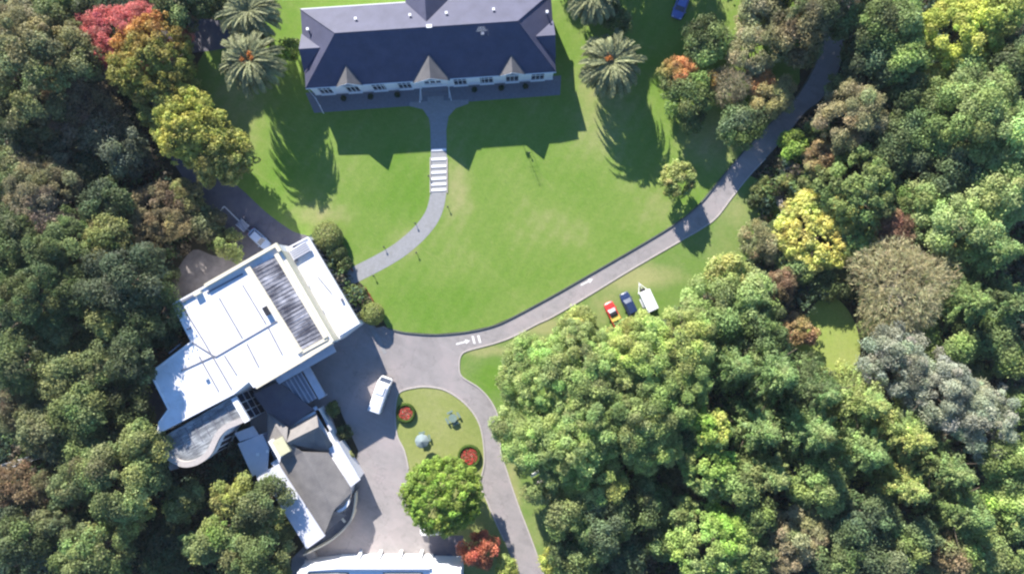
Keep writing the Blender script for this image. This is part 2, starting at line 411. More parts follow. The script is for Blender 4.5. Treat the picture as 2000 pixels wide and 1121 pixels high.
OBST = []   # crowns already placed
def tree(kind, px, py, rpx, h, cols, label, name=None, cat='tree', group=None, leaf=None, split=None, ell=1.0, rot=0.0, dens=None, lobe=None, irr=None, seed=None):
    seed = seed or (int(px * 7 + py * 13) % 99991)
    R0 = rpx * MPP
    names = dict(b='broadleaf_tree', c='conifer_tree', w='feathery_tree', t='bare_tree', o='round_shrub', s='shrub')
    nm = name or names[kind]
    Rz = {'b': min(R0 * .8, h * .42), 'w': min(R0 * .7, h * .4), 'c': min(R0 * 1.1, h * .48), 't': min(R0 * .75, h * .42), 'o': h * .5, 's': h * .5}[kind]
    zc = h - Rz
    base = P(px, py, zc + Rz * .3); R = R0 * (1 - zc / H); base.z = 0
    root = empty(nm, base, 0, label, cat, group)
    if kind == 'b' or kind == 's':
        rl = lobe or max(.42, min(1.45, R * .27)); s = leaf or (.205 if R > 3 else .17)
        c, r = lobes_on_dome(R, Rz, zc, rl, -.35 if kind == 'b' else -.6, dens or 1.9, irr if irr is not None else .1)
        p, n, idx = leaves_on_lobes(c, r, s, .62, 1.0)
        asp = .62
    elif kind == 'w':
        rl = lobe or max(.4, min(.95, R * .2)); s = leaf or .18
        c, r = lobes_on_dome(R, Rz, zc, rl, -.2, dens or 1.9, irr if irr is not None else .13)
        p, n, idx = leaves_on_lobes(c, r, s, .45, .95, jit=.9); asp = .42
    elif kind == 'c':
        # tiers of drooping radial boughs
        s = leaf or .20; nb = int(30 + R * 13); c = []; r = []; ax = []
        for i in range(nb):
            t = (i + .5) / nb; z = 1 - 1.75 * t; a = i * 2.39996 + rnd.uniform(-.3, .3)
            env = (1 - ((z + .75) / 1.75) ** 1.35) * R * rnd.uniform(.82, 1.1)
            segs = max(2, int(env / .75))
            for k in range(segs):
                q = (k + .6) / segs; rr = env * q
                c.append((math.cos(a + .08 * k) * rr, math.sin(a + .08 * k) * rr, zc + z * Rz - rr * .22 + rnd.uniform(-.2, .2)))
                r.append(rnd.uniform(.34, .6) * (1.1 - .35 * q)); ax.append((math.cos(a), math.sin(a), -.2))
        c = np.array(c); r = np.array(r); ax = unit(np.array(ax))
        p, n, idx = leaves_on_lobes(c, r, s, .5, 1.0, stretch=(ax, 2.1), jit=.6); asp = .5
        r = r
    elif kind == 't':
        s = leaf or .34; nb = int(600 + R * R * 40)
        z = rng.uniform(-.2, 1, nb); th = rng.uniform(0, 6.283, nb); q = np.sqrt(1 - z * z)
        irr_ = 1 + .12 * np.sin(3 * th + 1) + .1 * np.sin(5 * th)
        k = rng.uniform(.45, 1.0, nb) ** .7
        d = np.stack([q * np.cos(th) * irr_, q * np.sin(th) * irr_, z], 1)
        p = d * k[:, None]; p[:, 0] *= R; p[:, 1] *= R; p[:, 2] = zc + p[:, 2] * Rz
        p = np.repeat(p, 4, 0) + rng.normal(scale=.22, size=(nb * 4, 3)); dd = np.repeat(d, 4, 0)
        tang = dd * [1, 1, .5] + rng.normal(scale=.55, size=dd.shape)
        idx = np.repeat(np.arange(nb), 4); c = d
        n = unit(rng.normal(size=dd.shape) + [0, 0, 1.0])
        col = colour_leaves(p, idx, nb, cols, seed, .2, .25, split)
        leaf_object('crown', p, n, s * rng.uniform(.6, 1.2, len(p)), .11, col, root, tang)
        trunk_part(root, h, max(.12, R * .045), zc, R, 'greybark', 9)
        return root
    elif kind == 'o':
        nn = int(2.2 * 4 * math.pi * R * R * .7 / (2 * .12 * .12 * .7)); s = leaf or .12
        z = rng.uniform(-.7, 1, nn); th = rng.uniform(0, 6.283, nn); q = np.sqrt(1 - z * z)
        d = np.stack([q * np.cos(th), q * np.sin(th), z], 1); k = rng.uniform(.88, 1.03, nn)[:, None] * (1 + .04 * smoothnoise(d, 3, seed)[:, None])
        p = d * k * [R, R, Rz]; p[:, 2] += zc; n = unit(d + rng.normal(scale=.5, size=d.shape)); idx = (rng.random(nn) * 40).astype(int); c = np.zeros((40, 3)); asp = .7
    if ell != 1.0:
        cs, sn = math.cos(rot), math.sin(rot); x = p[:, 0] * ell; y = p[:, 1]
        p = np.stack([x * cs - y * sn, x * sn + y * cs, p[:, 2]], 1)
    keep = p[:, 2] > .15; p, n, idx = p[keep], n[keep], idx[keep]
    col = colour_leaves(p, idx, len(c), cols, seed, .2 if kind != 'o' else .06, .2, split)
    leaf_object('crown' if cat == 'tree' else 'foliage', p, n, s * rng.uniform(.7, 1.25, len(p)), asp, col, root)
    if kind in 'bwc': trunk_part(root, h, max(.1, R * .05), zc, R)
    else:
        mb = MB()
        for i in range(5): mb.tube([(0, 0, -.05), (math.cos(i * 1.3) * R * .25, math.sin(i * 1.3) * R * .25, h * .5), (math.cos(i * 1.3) * R * .5, math.sin(i * 1.3) * R * .5, h * .75)], [.07, .05, .03], 5)
        mb.build('stem', M['bark'], root)
    return root

# ------------------------------------------------------------------ ground, roads, lawns
def gsheet():
    mb = MB(); r = 900; mb.face([(-r, -r, 0), (r, -r, 0), (r, r, 0), (-r, r, 0)]); o = mb.build('ground', M['soil']); o['kind'] = 'structure'
gsheet()
LAWN_MAIN = [(452, -60), (400, 100), (372, 150), (360, 220), (385, 300), (440, 345), (520, 420), (572, 455), (610, 462), (640, 440), (668, 500), (690, 540), (712, 560), (738, 600), (756, 640),
             (790, 648), (850, 652), (910, 647), (960, 636), (1000, 619), (1080, 576), (1150, 536), (1240, 484), (1310, 442), (1345, 417), (1372, 391), (1400, 357), (1442, 307), (1490, 254), (1535, 211),
             (1562, 160), (1560, 60), (1540, -60)]
sheet('lawn', LAWN_MAIN, .02, M['lawn'])
UP = [(735, 622), (755, 640), (790, 649), (850, 653), (910, 648), (960, 637), (1000, 620), (1080, 577), (1150, 537), (1240, 485), (1310, 443), (1345, 418), (1372, 392), (1400, 358), (1442, 308), (1490, 255), (1535, 212), (1562, 180), (1590, 130), (1605, 80), (1612, 30), (1615, -80)]
LO = [(1665, -80), (1660, 30), (1652, 80), (1635, 145), (1603, 195), (1572, 220), (1530, 272), (1495, 310), (1464, 343), (1430, 385), (1400, 424), (1370, 447), (1330, 470), (1230, 528), (1150, 577), (1080, 618), (1050, 632), (1000, 658), (960, 672), (915, 684), (901, 693), (897, 712), (902, 735), (935, 757), (960, 785), (974, 820), (978, 880), (990, 920), (1012, 985), (1037, 1050), (1062, 1120), (1085, 1190)]
drive = smooth_line(UP, 4) + smooth_line(LO, 4) + [(560, 1190), (570, 1090), (600, 1060), (500, 900), (480, 770), (520, 730), (690, 600)]
o_drive = sheet('driveway', drive, .012, M['asphalt'])
VERGE = smooth_line([p for p in LO[8:]], 4)
sheet('verge', VERGE + [(1180, 1190), (1140, 1000), (1180, 850), (1400, 700), (1470, 590), (1560, 500), (1540, 420), (1500, 360)], .016, M['verge'])
ISL = [(783, 764), (808, 757), (835, 755), (870, 762), (905, 785), (930, 815), (942, 850), (946, 900), (940, 932), (938, 950), (950, 975), (962, 1005), (985, 1055), (1020, 1150), (1030, 1190), (860, 1190), (850, 1110), (836, 1045), (815, 995), (799, 955), (798, 915), (790, 880), (776, 850), (772, 810), (775, 778)]
isl = smooth_line(ISL, 4, True)
sheet('island_lawn', isl, .026, M['island'])
sheet('clearing', smooth_line([(1600, 585), (1625, 575), (1665, 620), (1680, 690), (1640, 730), (1560, 690), (1555, 640), (1580, 610)], 4, True), .016, M['clearing'])
sheet('rear_drive', smooth_line([(470, 25), (440, 40), (330, 35), (270, 60), (290, 200), (340, 320), (400, 400), (440, 450), (490, 520), (600, 520), (605, 466), (572, 452), (520, 415), (462, 362), (420, 345), (360, 250), (350, 120), (440, 95), (480, 60)], 3, True), .03, M['darkasphalt'])
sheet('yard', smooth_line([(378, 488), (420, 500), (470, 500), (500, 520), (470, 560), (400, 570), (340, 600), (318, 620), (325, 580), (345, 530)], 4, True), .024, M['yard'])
sheet('yard', [(255, 760), (290, 740), (330, 800), (330, 830), (270, 820)], .024, M['darkasphalt'])
fp = [(850, 185), (853, 215), (856, 250), (857, 300), (857, 345), (855, 385), (845, 420), (822, 452), (785, 485), (745, 510), (700, 533), (672, 548)]
sheet('footpath', ribbon(fp, 31), .036, M['path'])
sheet('footpath', smooth_line([(800, 208), (826, 214), (838, 232), (841, 252), (872, 252), (876, 228), (890, 212), (915, 203), (915, 195), (800, 200)], 1, True), .040, M['path'])
sheet('terrace', [(597, 182), (1096, 148), (1094, 186), (614, 221)], .030, M['terrace'])
sheet('garden_path', [(1512, 385), (1528, 380), (1547, 425), (1540, 440)], .024, M['yard'])
sheet('garden_path', ribbon([(668, 560), (700, 600), (738, 660), (752, 690)], 7), .034, M['path'])
sheet('garden_path', ribbon([(660, 520), (672, 545), (690, 575)], 16), .040, M['darkasphalt'])
sheet('garden_bed', [(640, 430), (660, 470), (700, 550), (755, 636), (735, 640), (700, 600), (655, 520), (604, 462)], .028, M['soil'])
sheet('garden_bed', [(640, 790), (655, 780), (700, 880), (695, 905), (668, 870)], .028, M['soil'])
mb = MB(); kerb_line(mb, UP[1:], .22, 0, .20); o = mb.build('kerb', M['shadekerb']); o['kind'] = 'structure'
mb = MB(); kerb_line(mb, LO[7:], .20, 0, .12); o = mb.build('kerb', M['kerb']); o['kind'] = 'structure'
mb = MB(); kerb_line(mb, ISL[20:] + ISL[:13], .22, 0, .12); o = mb.build('kerb', M['kerb']); o['kind'] = 'structure'
# painted arrows and bars on the drive
def paint(name, polys, z=.017):
    mb = MB()
    for pl in polys: mb.face([tuple(P(x, y).xy) + (z,) for x, y in pl])
    o = mb.build(name, M['paint'], o_drive); return o
def arrow(x0, y0, x1, y1, w=2.6, hw=9, hl=9):
    d = Vector((x1 - x0, y1 - y0)); L = d.length; d /= L; n = Vector((-d.y, d.x)); a = Vector((x0, y0)); e = Vector((x1, y1)); s = e - d * hl
    paint('arrow_marking', [[a + n * w / 2, s + n * w / 2, s - n * w / 2, a - n * w / 2], [s + n * hw / 2, e, s - n * hw / 2]])
arrow(1134, 557, 1158, 545); arrow(891, 672, 918, 665, 3)
paint('bar_marking', [[(921, 656), (925, 656), (929, 671), (925, 671)]]); paint('bar_marking', [[(932, 655), (936, 654.5), (940, 669), (936, 669.5)]])
paint('bay_marking', [[(425, 417), (427, 418), (439, 404), (437, 402.5)]], .035); paint('bay_marking', [[(439, 402.5), (437.5, 404), (467, 433.5), (469, 432)]], .035)
# steps on the footpath: pale nosings
root = empty('garden_steps', P(857, 335), 0, 'grey garden steps with white nosings on the curved path', 'steps')
for i, y in enumerate((294, 312, 326, 338, 350, 361, 372)):
    a = P(842.5, y); b = P(871.5, y - 1.5); mb = MB(); mb.bar((a.x, a.y, .03), (b.x, b.y, .03), .42, .10)
    o = mb.build('step', M['trim'], root); o.location = -root.location
for sx in (840.5, 873.5):
    a = P(sx, 308); b = P(sx, 377); mb = MB(); mb.bar((a.x, a.y, 0), (b.x, b.y, 0), .16, .16); o = mb.build('side_kerb', M['kerb'], root); o.location = -root.location

# ------------------------------------------------------------------ house with the hipped slate roof
ux = Vector((math.cos(HANG), math.sin(HANG), 0)); uy = Vector((-math.sin(HANG), math.cos(HANG), 0))
EH, RH = 5.2, 9.15
cc = (P(597, 173, EH) + P(1086, 141, EH)) / 2          # middle of the south eave
cc.z = 0; HL = (P(597, 173, EH) - P(1086, 141, EH)).length / 2; HD = 13.3
house = empty('house', cc, HANG, 'long single storey white house with dark hipped slate roof', 'house')
def Lx(px, py, h):                                     # photo pixel -> house coordinates
    d = P(px, py, h) - cc; return Vector((d.dot(ux), d.dot(uy), h))
rx0 = Lx(655, 77, RH).x; rx1 = Lx(1012, 55, RH).x; HW = 7.4
mb = MB()
A_, B_, C_, D_ = (-HL, 0, EH), (HL, 0, EH), (HL, HD, EH), (-HL, HD, EH)
mb.face([A_, B_, (rx1, HW, RH), (rx0, HW, RH)]); mb.face([C_, D_, (rx0, HW, RH), (rx1, HW, RH)])
mb.face([D_, A_, (rx0, HW, RH)]); mb.face([B_, C_, (rx1, HW, RH)])
mb.face([(-HL, 0, EH - .02), (-HL, HD, EH - .02), (HL, HD, EH - .02), (HL, 0, EH - .02)])
for a, b in ((A_, B_), (B_, C_), (C_, D_), (D_, A_)): mb.face([a, b, (b[0], b[1], EH - .25), (a[0], a[1], EH - .25)])
roof = mb.build('roof', M['slate'], house)
# ridge and hip caps
for a, b in (((rx0, HW, RH), (rx1, HW, RH)), (A_, (rx0, HW, RH)), (D_, (rx0, HW, RH)), (B_, (rx1, HW, RH)), (C_, (rx1, HW, RH))):
    mb = MB(); a = Vector(a); b = Vector(b); d = (b - a).normalized(); mb.tube([a + Vector((0, 0, .02)), b + Vector((0, 0, .02))], [.10, .10], 6); mb.build('ridge_cap', M['slate'], roof)
walls = MB(); ins = .32
walls.prism([(-HL + ins, ins), (HL - ins, ins), (HL - ins, HD - ins), (-HL + ins, HD - ins)], -.1, EH - .06, top=False)
wall_o = walls.build('wall', M['lwall'], house)
pl = MB(); pl.prism([(-HL + ins - .08, ins - .08), (HL - ins + .08, ins - .08), (HL - ins + .08, HD - ins + .08), (-HL + ins - .08, HD - ins + .08)], -.1, .45); pl.build('plinth', M['trim'], house)
sl = (RH - EH) / HW; sln = (RH - EH) / (HD - HW)
def gable(x, half, hg, name='gable_roof', front=-.15, side='s', wallm='lwall'):
    """gabled dormer whose eaves meet the main eave"""
    yb = (hg - EH) / sl + .05
    f = lambda X, Y, Z: (X, Y, Z) if side == 's' else (X, HD - Y, Z)
    mb = MB(); t = .12
    ap, fr = f(x, yb, hg), f(x, front, hg); l0, r0 = f(x - half, front, EH + .02), f(x + half, front, EH + .02); lb, rb = f(x - half, .02, EH + .02), f(x + half, .02, EH + .02)
    up = lambda p: (p[0], p[1], p[2] + t)
    mb.face([up(fr), up(ap), up(lb), up(l0)]); mb.face([up(fr), up(r0), up(rb), up(ap)]); mb.face([fr, l0, up(l0), up(fr)]); mb.face([fr, up(fr), up(r0), r0])
    mb.face([l0, lb, up(lb), up(l0)]); mb.face([r0, up(r0), up(rb), rb]); mb.face([l0, fr, ap, lb]); mb.face([r0, rb, ap, fr])
    g = mb.build(name, M['ribbed'] if side == 's' else M['slate'], house)
    w = MB(); yy = .30
    w.face([f(x - half + .25, yy, 0), f(x + half - .25, yy, 0), f(x + half - .25, yy, EH), f(x, yy, hg - .3), f(x - half + .25, yy, EH)])
    for s in (-1, 1): w.face([f(x + s * (half - .25), yy, 0), f(x + s * (half - .25), ins + .2, 0), f(x + s * (half - .25), ins + .2, EH), f(x + s * (half - .25), yy, EH)])
    w.build('gable_wall', M[wallm], house)
    for s in (-1, 1):
        b = MB(); a1 = Vector(f(x, front - .03, hg + .02)); b1 = Vector(f(x + s * half, front - .03, EH + .02)); b.tube([a1, b1], [.09, .09], 4); b.build('bargeboard', M['trim'], g)
    return g
gx = [Lx(680, 160, 6).x, Lx(842, 160, 6).x, Lx(1001, 150, 6).x]
gable(gx[0], 2.25, 6.75); gable(gx[1], 3.1, 7.15, front=-.35); gable(gx[2], 2.25, 6.7)
# north cross gable and the two end gables
def cross(x, half, hg, length):
    yb = (hg - EH) / sln; mb = MB(); t = .06
    ap = (x, HD - yb, hg + t); fr = (x, HD + length, hg + t); l0 = (x - half, HD + length, EH + t); r0 = (x + half, HD + length, EH + t); lb = (x - half, HD, EH + t); rb = (x + half, HD, EH + t)
    mb.face([fr, ap, lb, l0]); mb.face([fr, r0, rb, ap]); g = mb.build('cross_gable_roof', M['slate'], house)
    w = MB(); w.face([(x - half + .3, HD + length - .3, 0), (x + half - .3, HD + length - .3, 0), (x + half - .3, HD + length - .3, EH), (x, HD + length - .3, hg - .2), (x - half + .3, HD + length - .3, EH)])
    for s in (-1, 1): w.face([(x + s * (half - .3), HD - 1, 0), (x + s * (half - .3), HD + length - .3, 0), (x + s * (half - .3), HD + length - .3, EH), (x + s * (half - .3), HD - 1, EH)])
    w.build('gable_wall', M['lwall'], house)
cross(Lx(834, 20, 6).x, 3.6, 8.3, 6)
for sgn, rxx in ((-1, rx0), (1, rx1)):
    X = sgn * HL; sx_ = (RH - EH) / abs(X - rxx); hg = 7.3; xin = X - sgn * (hg - EH) / sx_; y0 = 5.9 if sgn < 0 else 5.4; hf = 3.3
    mb = MB(); t = .06; fr = (X + sgn * .1, y0, hg + t); ap = (xin, y0, hg + t); a = (X + sgn * .1, y0 - hf, EH + t); b = (X + sgn * .1, y0 + hf, EH + t)
    mb.face([fr, ap, a]); mb.face([fr, b, ap]); mb.build('end_gable_roof', M['slate'], house)
    w = MB(); w.face([(X - sgn * .2, y0 - hf + .2, 0), (X - sgn * .2, y0 + hf - .2, 0), (X - sgn * .2, y0 + hf - .2, EH), (X - sgn * .2, y0, hg - .15), (X - sgn * .2, y0 - hf + .2, EH)]); w.build('gable_wall', M['trim'], house)
# windows on the south wall
def window(x, w, z0, z1, y=None, panes=3, parent=house):
    y = ins - .02 if y is None else y
    fr = MB(); d = .09
    for a, b in (((x - w / 2 - d, z0 - d), (x + w / 2 + d, z0)), ((x - w / 2 - d, z1), (x + w / 2 + d, z1 + d)), ((x - w / 2 - d, z0), (x - w / 2, z1)), ((x + w / 2, z0), (x + w / 2 + d, z1))):
        fr.box(((a[0] + b[0]) / 2, y - .05, (a[1] + b[1]) / 2), (b[0] - a[0], .16, b[1] - a[1]))
    for k in range(1, panes): fr.box((x - w / 2 + w * k / panes, y - .05, (z0 + z1) / 2), (.08, .12, z1 - z0))
    fr.box((x, y - .05, z0 + (z1 - z0) * .62), (w, .11, .07))
    o = fr.build('window', M['trim'], parent)
    g = MB(); g.box((x, y, (z0 + z1) / 2), (w, .06, z1 - z0)); g.build('pane', M['glass'], o)
    s = MB(); s.box((x, y - .16, z0 - .16), (w + .4, .36, .1)); s.build('sill', M['trim'], o)
    return o
for wx in (634, 739, 790, 899, 951, 1052):
    window(Lx(wx, 170, 3).x, 2.15, .7, 4.5)
for i in (0, 2): window(gx[i], 2.1, .7, 5.4, y=.28)
for dx in (-1.0, 0, 1.0): window(gx[1] + dx, .8, 2.6, 5.0, y=.28, panes=1)
dmb = MB(); dmb.box((gx[1], .40, 1.2), (1.0, .08, 2.3)); dr = dmb.build('door', M['glass'], house); k_ = MB(); k_.box((gx[1] + .35, .33, 1.1), (.06, .08, .25)); k_.build('handle', M['chrome'], dr)
for s in (-1, 1):
    b = MB(); x = gx[1] + s * 2.45; b.tube([(x, .2, 0), (x, .2, 5.1)], [.13, .11], 8); b.build('porch_post', M['trim'], house)
    b = MB(); b.bar((x, .1, .75), (x + s * .3, -2.2, .2), .12, .12); b.tube([(x + s * .3, -2.2, 0), (x + s * .3, -2.2, .75)], [.08, .08], 6); b.box((x, -.9, .3), (.1, 2, .08)); b.build('handrail', M['trim'], house)
st = MB(); st.box((gx[1], -.5, .12), (4.4, 1.6, .24)); st.box((gx[1], -.1, .32), (4.4, .9, .18)); st.build('doorstep', M['terrace'], house)
# vents, antenna, gutter
for px_, py_ in ((598, 54), (695, 38), (801, 31), (872, 27), (964, 20), (1069, 20)):
    q = Lx(px_, py_, 7.5)
    zz = min(EH + sln * (HD - q.y), RH) if abs(q.x) < HL - 4 else 6.3
    v = MB(); v.tube([(q.x, q.y, zz - .4), (q.x, q.y, zz + .45)], [.14, .14], 8); v.box((q.x, q.y, zz + .5), (.42, .42, .14)); v.build('roof_vent', M['trim'], house)
q = Lx(838, 51, 9.4); zz = EH + sln * (HD - q.y); v = MB(); v.box((q.x, q.y, zz + .05), (.8, .45, .3)); v.box((q.x, q.y, zz + .22), (.9, .55, .06)); v.build('skylight', M['trim'], house)
q = Lx(941, 63, RH); v = MB(); v.tube([(q.x, q.y - .3, RH - 1), (q.x, q.y - .3, RH + 3)], [.05, .03], 6)
for k in range(5): v.tube([(q.x - .9 + .1 * k, q.y - .3, RH + 1.2 + .4 * k), (q.x + .9 - .1 * k, q.y - .3, RH + 1.2 + .4 * k)], [.022, .022], 5)
v.box((q.x + .1, q.y - .35, RH + .1), (.5, .4, .4)); v.tube([(q.x + 1, q.y - .4, RH - 1), (q.x + 1, q.y - .4, RH + 2.2)], [.035, .02], 6); v.build('antenna', M['chrome'], house)
for y in (-.07, HD + .07):
    g = MB(); g.box((0, y, EH - .08), (2 * HL, .13, .13)); g.build('gutter', M['trim'], house)
for x in (-HL + .8, -HL * .4, HL * .4, HL - .8):
    g = MB(); g.tube([(x, ins - .1, 0), (x, ins - .1, EH - .2)], [.05, .05], 6); g.build('downpipe', M['trim'], house)
# pots with shrubs along the terrace
for i, x_ in enumerate((672, 725, 777, 927, 979, 1026)):
    b = Lx(x_, 190 - (x_ - 672) * .062, 0); w_ = house.matrix_basis @ Vector((b.x, -.75, 0))
    EXTRA_POTS = globals().setdefault('EXTRA_POTS', []); EXTRA_POTS.append((w_, x_))
# white rail at the corner
fr = empty('garden_fence', P(614, 196), 0, 'thin white post and rail fence at the house corner beside the palm shadow', 'fence')
pts = [P(606, 180), P(618, 194), P(626, 208), P(633, 222)]
for p in pts:
    m_ = MB(); m_.box((p.x, p.y, .5), (.09, .09, 1.0)); o = m_.build('post', M['trim'], fr); o.location = -fr.location
for z_ in (.45, .9):
    m_ = MB()
    for a, b in zip(pts, pts[1:]): m_.bar((a.x, a.y, z_), (b.x, b.y, z_), .06, .07)
    o = m_.build('rail', M['trim'], fr); o.location = -fr.location

# ------------------------------------------------------------------ large white flat roofed building
AH = 8.5
hall = empty('flat_roofed_building', (0, 0, 0), 0, 'large white flat roofed building with cream parapets and dark corrugated strip', 'building')
OUT = [(549, 490), (651, 666), (498, 758), (487, 744), (458, 770), (308, 847), (311, 824), (329, 799), (292, 728), (374, 668), (361, 642), (337, 594), (403, 556), (541, 477)]
O3 = [P(x, y, AH) for x, y in OUT]
mb = MB(); mb.prism(O3, -.1, AH - .35, top=False); mb.build('wall', M['wall'], hall)
dk = MB(); dk.prism(O3, AH - .35, AH - .05, bottom=True); dk.build('roof_deck', M['membrane'], hall)
WH = 4.6
wing = [P(549, 490, AH), P(651, 666, AH), P(703, 632, WH), P(602, 462, WH)]
mb = MB(); mb.prism(wing, -.1, WH - .3, top=False); mb.build('wing_wall', M['wall'], hall)
dk = MB(); dk.prism(wing, WH - .3, WH - .05, bottom=True); dk.build('wing_roof', M['membrane'], hall)
cb = MB(); a_, b_ = P(549, 490, AH), P(651, 666, AH); cb.bar((a_.x, a_.y, WH - .04), (b_.x, b_.y, WH - .04), .12, AH - WH); cb.build('upper_wall', M['cream'], hall)
def parapet(pp, w, z0, h, mat, closed=False, name='parapet', H0=AH, parent=hall):
    m_ = MB(); n = len(pp)
    for i in range(n if closed else n - 1):
        a = P(*pp[i], H0); b = P(*pp[(i + 1) % n], H0); d = (b - a).normalized() * w * .5 * (0 if i == 0 and not closed else 1)
        m_.bar((a.x - d.x, a.y - d.y, z0 + .003 * i), (b.x, b.y, z0 + .003 * i), w, h)
    return m_.build(name, M[mat], parent)
parapet([(403, 558), (541, 479), (549, 491)], .55, AH - .05, .75, 'cream')
parapet([(485, 523), (588, 688)], .95, AH - .05, .55, 'cream')
parapet([(541, 496), (638, 659)], .75, AH - .05, .60, 'cream')
parapet([(590, 688), (640, 661)], .5, AH - .05, .45, 'cream')
parapet([(500, 755), (590, 702), (648, 666)], .75, AH - .04, .30, 'cream')
parapet([(550, 491), (601, 464), (701, 631), (662, 655)], .22, WH - .05, .2, 'membrane', H0=WH)
parapet([(339, 594), (403, 559)], .28, AH - .05, .25, 'membrane')
parapet([(339, 596), (375, 667), (294, 728), (330, 799), (312, 824), (309, 845)], .25, AH - .05, .22, 'membrane')
parapet([(309, 845), (457, 768), (487, 743), (497, 756)], .25, AH - .05, .2, 'membrane')
# sunken corrugated roofing
K = [(543, 499), (489, 527), (588, 684), (634, 658)]
m_ = MB(); kp = [P(x, y, AH) for x, y in K]; m_.face([(p.x, p.y, AH + .03 + (.25 if i in (1, 2) else 0)) for i, p in enumerate(kp)])
m_.build('corrugated_roof', M['glazing'], hall)
for i in range(1, 46):
    t = i / 46; a = kp[0].lerp(kp[3], t); b = kp[1].lerp(kp[2], t)
    if i % 2: continue
    m_ = MB(); m_.bar((a.x, a.y, AH + .03), (b.x, b.y, AH + .29), .10, .05); m_.build('roof_rib', M['glazing'], hall)
# seams on the membrane, dark grey carrying their shadow lines
for k, (a, b) in enumerate([((352, 592), (399, 668)), ((428, 582), (473, 660)), ((474, 557), (519, 632)), ((524, 640), (551, 692)), ((482, 671), (505, 716)), ((438, 694), (462, 732)), ((389, 696), (427, 764)),
             ((399, 668), (452, 760)), ((354, 724), (420, 694)), ((421, 697), (543, 626)), ((374, 640), (361, 645)), ((352, 672), (330, 690)), ((375, 668), (421, 697))]):
    pa, pb = P(*a, AH), P(*b, AH); m_ = MB(); m_.bar((pa.x, pa.y, AH - .05 + .002 * k), (pb.x, pb.y, AH - .05 + .002 * k), .20, .10); m_.build('roof_seam', M['seam'], hall)
def rbox(c, l, w, z, h, ang=AANG, mat='membrane2', name='roof_box', H0=AH, bev=0):
    p = P(*c, H0); m_ = MB(); m_.box((p.x, p.y, z + h / 2), (l, w, h), ang); return m_.build(name, M[mat], hall, bevel=bev)
v = rbox((588, 491), 3.4, 1.7, WH - .05, .5, name='air_unit', H0=WH)
for k in range(5):
    p = P(588, 491, WH); q = Vector((math.cos(AANG), math.sin(AANG), 0)); nn = Vector((-q.y, q.x, 0)); a = p + nn * (.36 * (k - 2)) - q * 1.55; b = p + nn * (.36 * (k - 2)) + q * 1.55
    m_ = MB(); m_.bar((a.x, a.y, WH + .44), (b.x, b.y, WH + .44), .1, .06); m_.build('louvre', M['seam'], v)
rbox((523, 607), .85, 1.5, AH + .45, .28, mat='black', name='hatch'); rbox((631, 611), .5, .8, WH, .4, name='vent_box', mat='seam', H0=WH); rbox((600, 558), .7, .5, WH, .35, name='vent_box', H0=WH); rbox((577, 512), 1.1, .3, WH, .3, name='vent_box', mat='seam', H0=WH)
rbox((388, 573), 1.2, .5, AH, .7, name='vent_box', mat='cream'); rbox((368, 583), 2.4, .25, AH, .25, name='roof_duct', mat='seam'); rbox((404, 739), .6, .4, AH, .35, name='vent_box'); rbox((668, 585), .4, .4, WH, .4, name='vent_box', mat='seam', H0=WH)
pa, pb = P(620, 539, WH), P(648, 573, WH); m_ = MB(); m_.tube([(pa.x, pa.y, WH + .12), (pb.x, pb.y, WH + .12)], [.07, .07], 6); m_.build('stain_tube', M['seam'], hall)  # thin tube drawn in place of a dark stain
pa, pb = P(404, 590 - 18, AH), P(474, 535, AH); m_ = MB(); m_.bar((pa.x, pa.y, AH - .04), (pb.x, pb.y, AH - .04), .25, .14); m_.build('parapet_shade_bar', M['seam'], hall)  # dark bar standing in for the shadow line inside the parapet
# windows in the walls you can see down to
def wallwin(a, b, h0, n, z0, z1, fill=.6, parent=hall, H0=AH):
    A = P(*a, H0); B = P(*b, H0); d = (B - A); L = d.length; d.normalize(); ang = math.atan2(d.y, d.x); nn = Vector((-d.y, d.x, 0))
    if nn.dot(Vector((0 - A.x, 0 - A.y, 0))) < 0: nn = -nn
    for i in range(n):
        c = A + d * L * (i + .5) / n; w = L / n * fill
        f = MB(); q = c + nn * .03; f.box((q.x, q.y, (z0 + z1) / 2), (w + .16, .10, z1 - z0 + .16), ang); o = f.build('window', M['membrane2'], parent)
        g = MB(); q = c + nn * .07; g.box((q.x, q.y, (z0 + z1) / 2), (w, .1, z1 - z0), ang); g.build('pane', M['glass'], o)
        s = MB(); q = c + nn * .12; s.box((q.x, q.y, (z0 + z1) / 2), (.06, .06, z1 - z0), ang); s.build('mullion', M['trim'], o)
gw_a, gw_b = P(603, 464, WH), P(702, 631, WH); gw_d = (gw_b - gw_a).normalized()
m_ = MB(); m_.bar((gw_a + gw_d * .5).xy.to_3d() + Vector((0, 0, .4)), (gw_b - gw_d * .5).xy.to_3d() + Vector((0, 0, .4)), .16, 3.6); gw = m_.build('dark_glazed_panel', M['glass'], hall)  # full-length dark glass added so this sunlit wall reads dark
for k in range(17):
    q = gw_a.lerp(gw_b, (k + .5) / 17); m_ = MB(); m_.box((q.x, q.y, 2.2), (.10, .26, 3.6), math.atan2(gw_d.y, gw_d.x)); m_.build('mullion', M['seam'], gw)
for z0, z1 in ((1.0, 3.0), (5.0, 7.2)):
    wallwin((500, 757), (649, 667), 0, 8, z0, z1, .6)
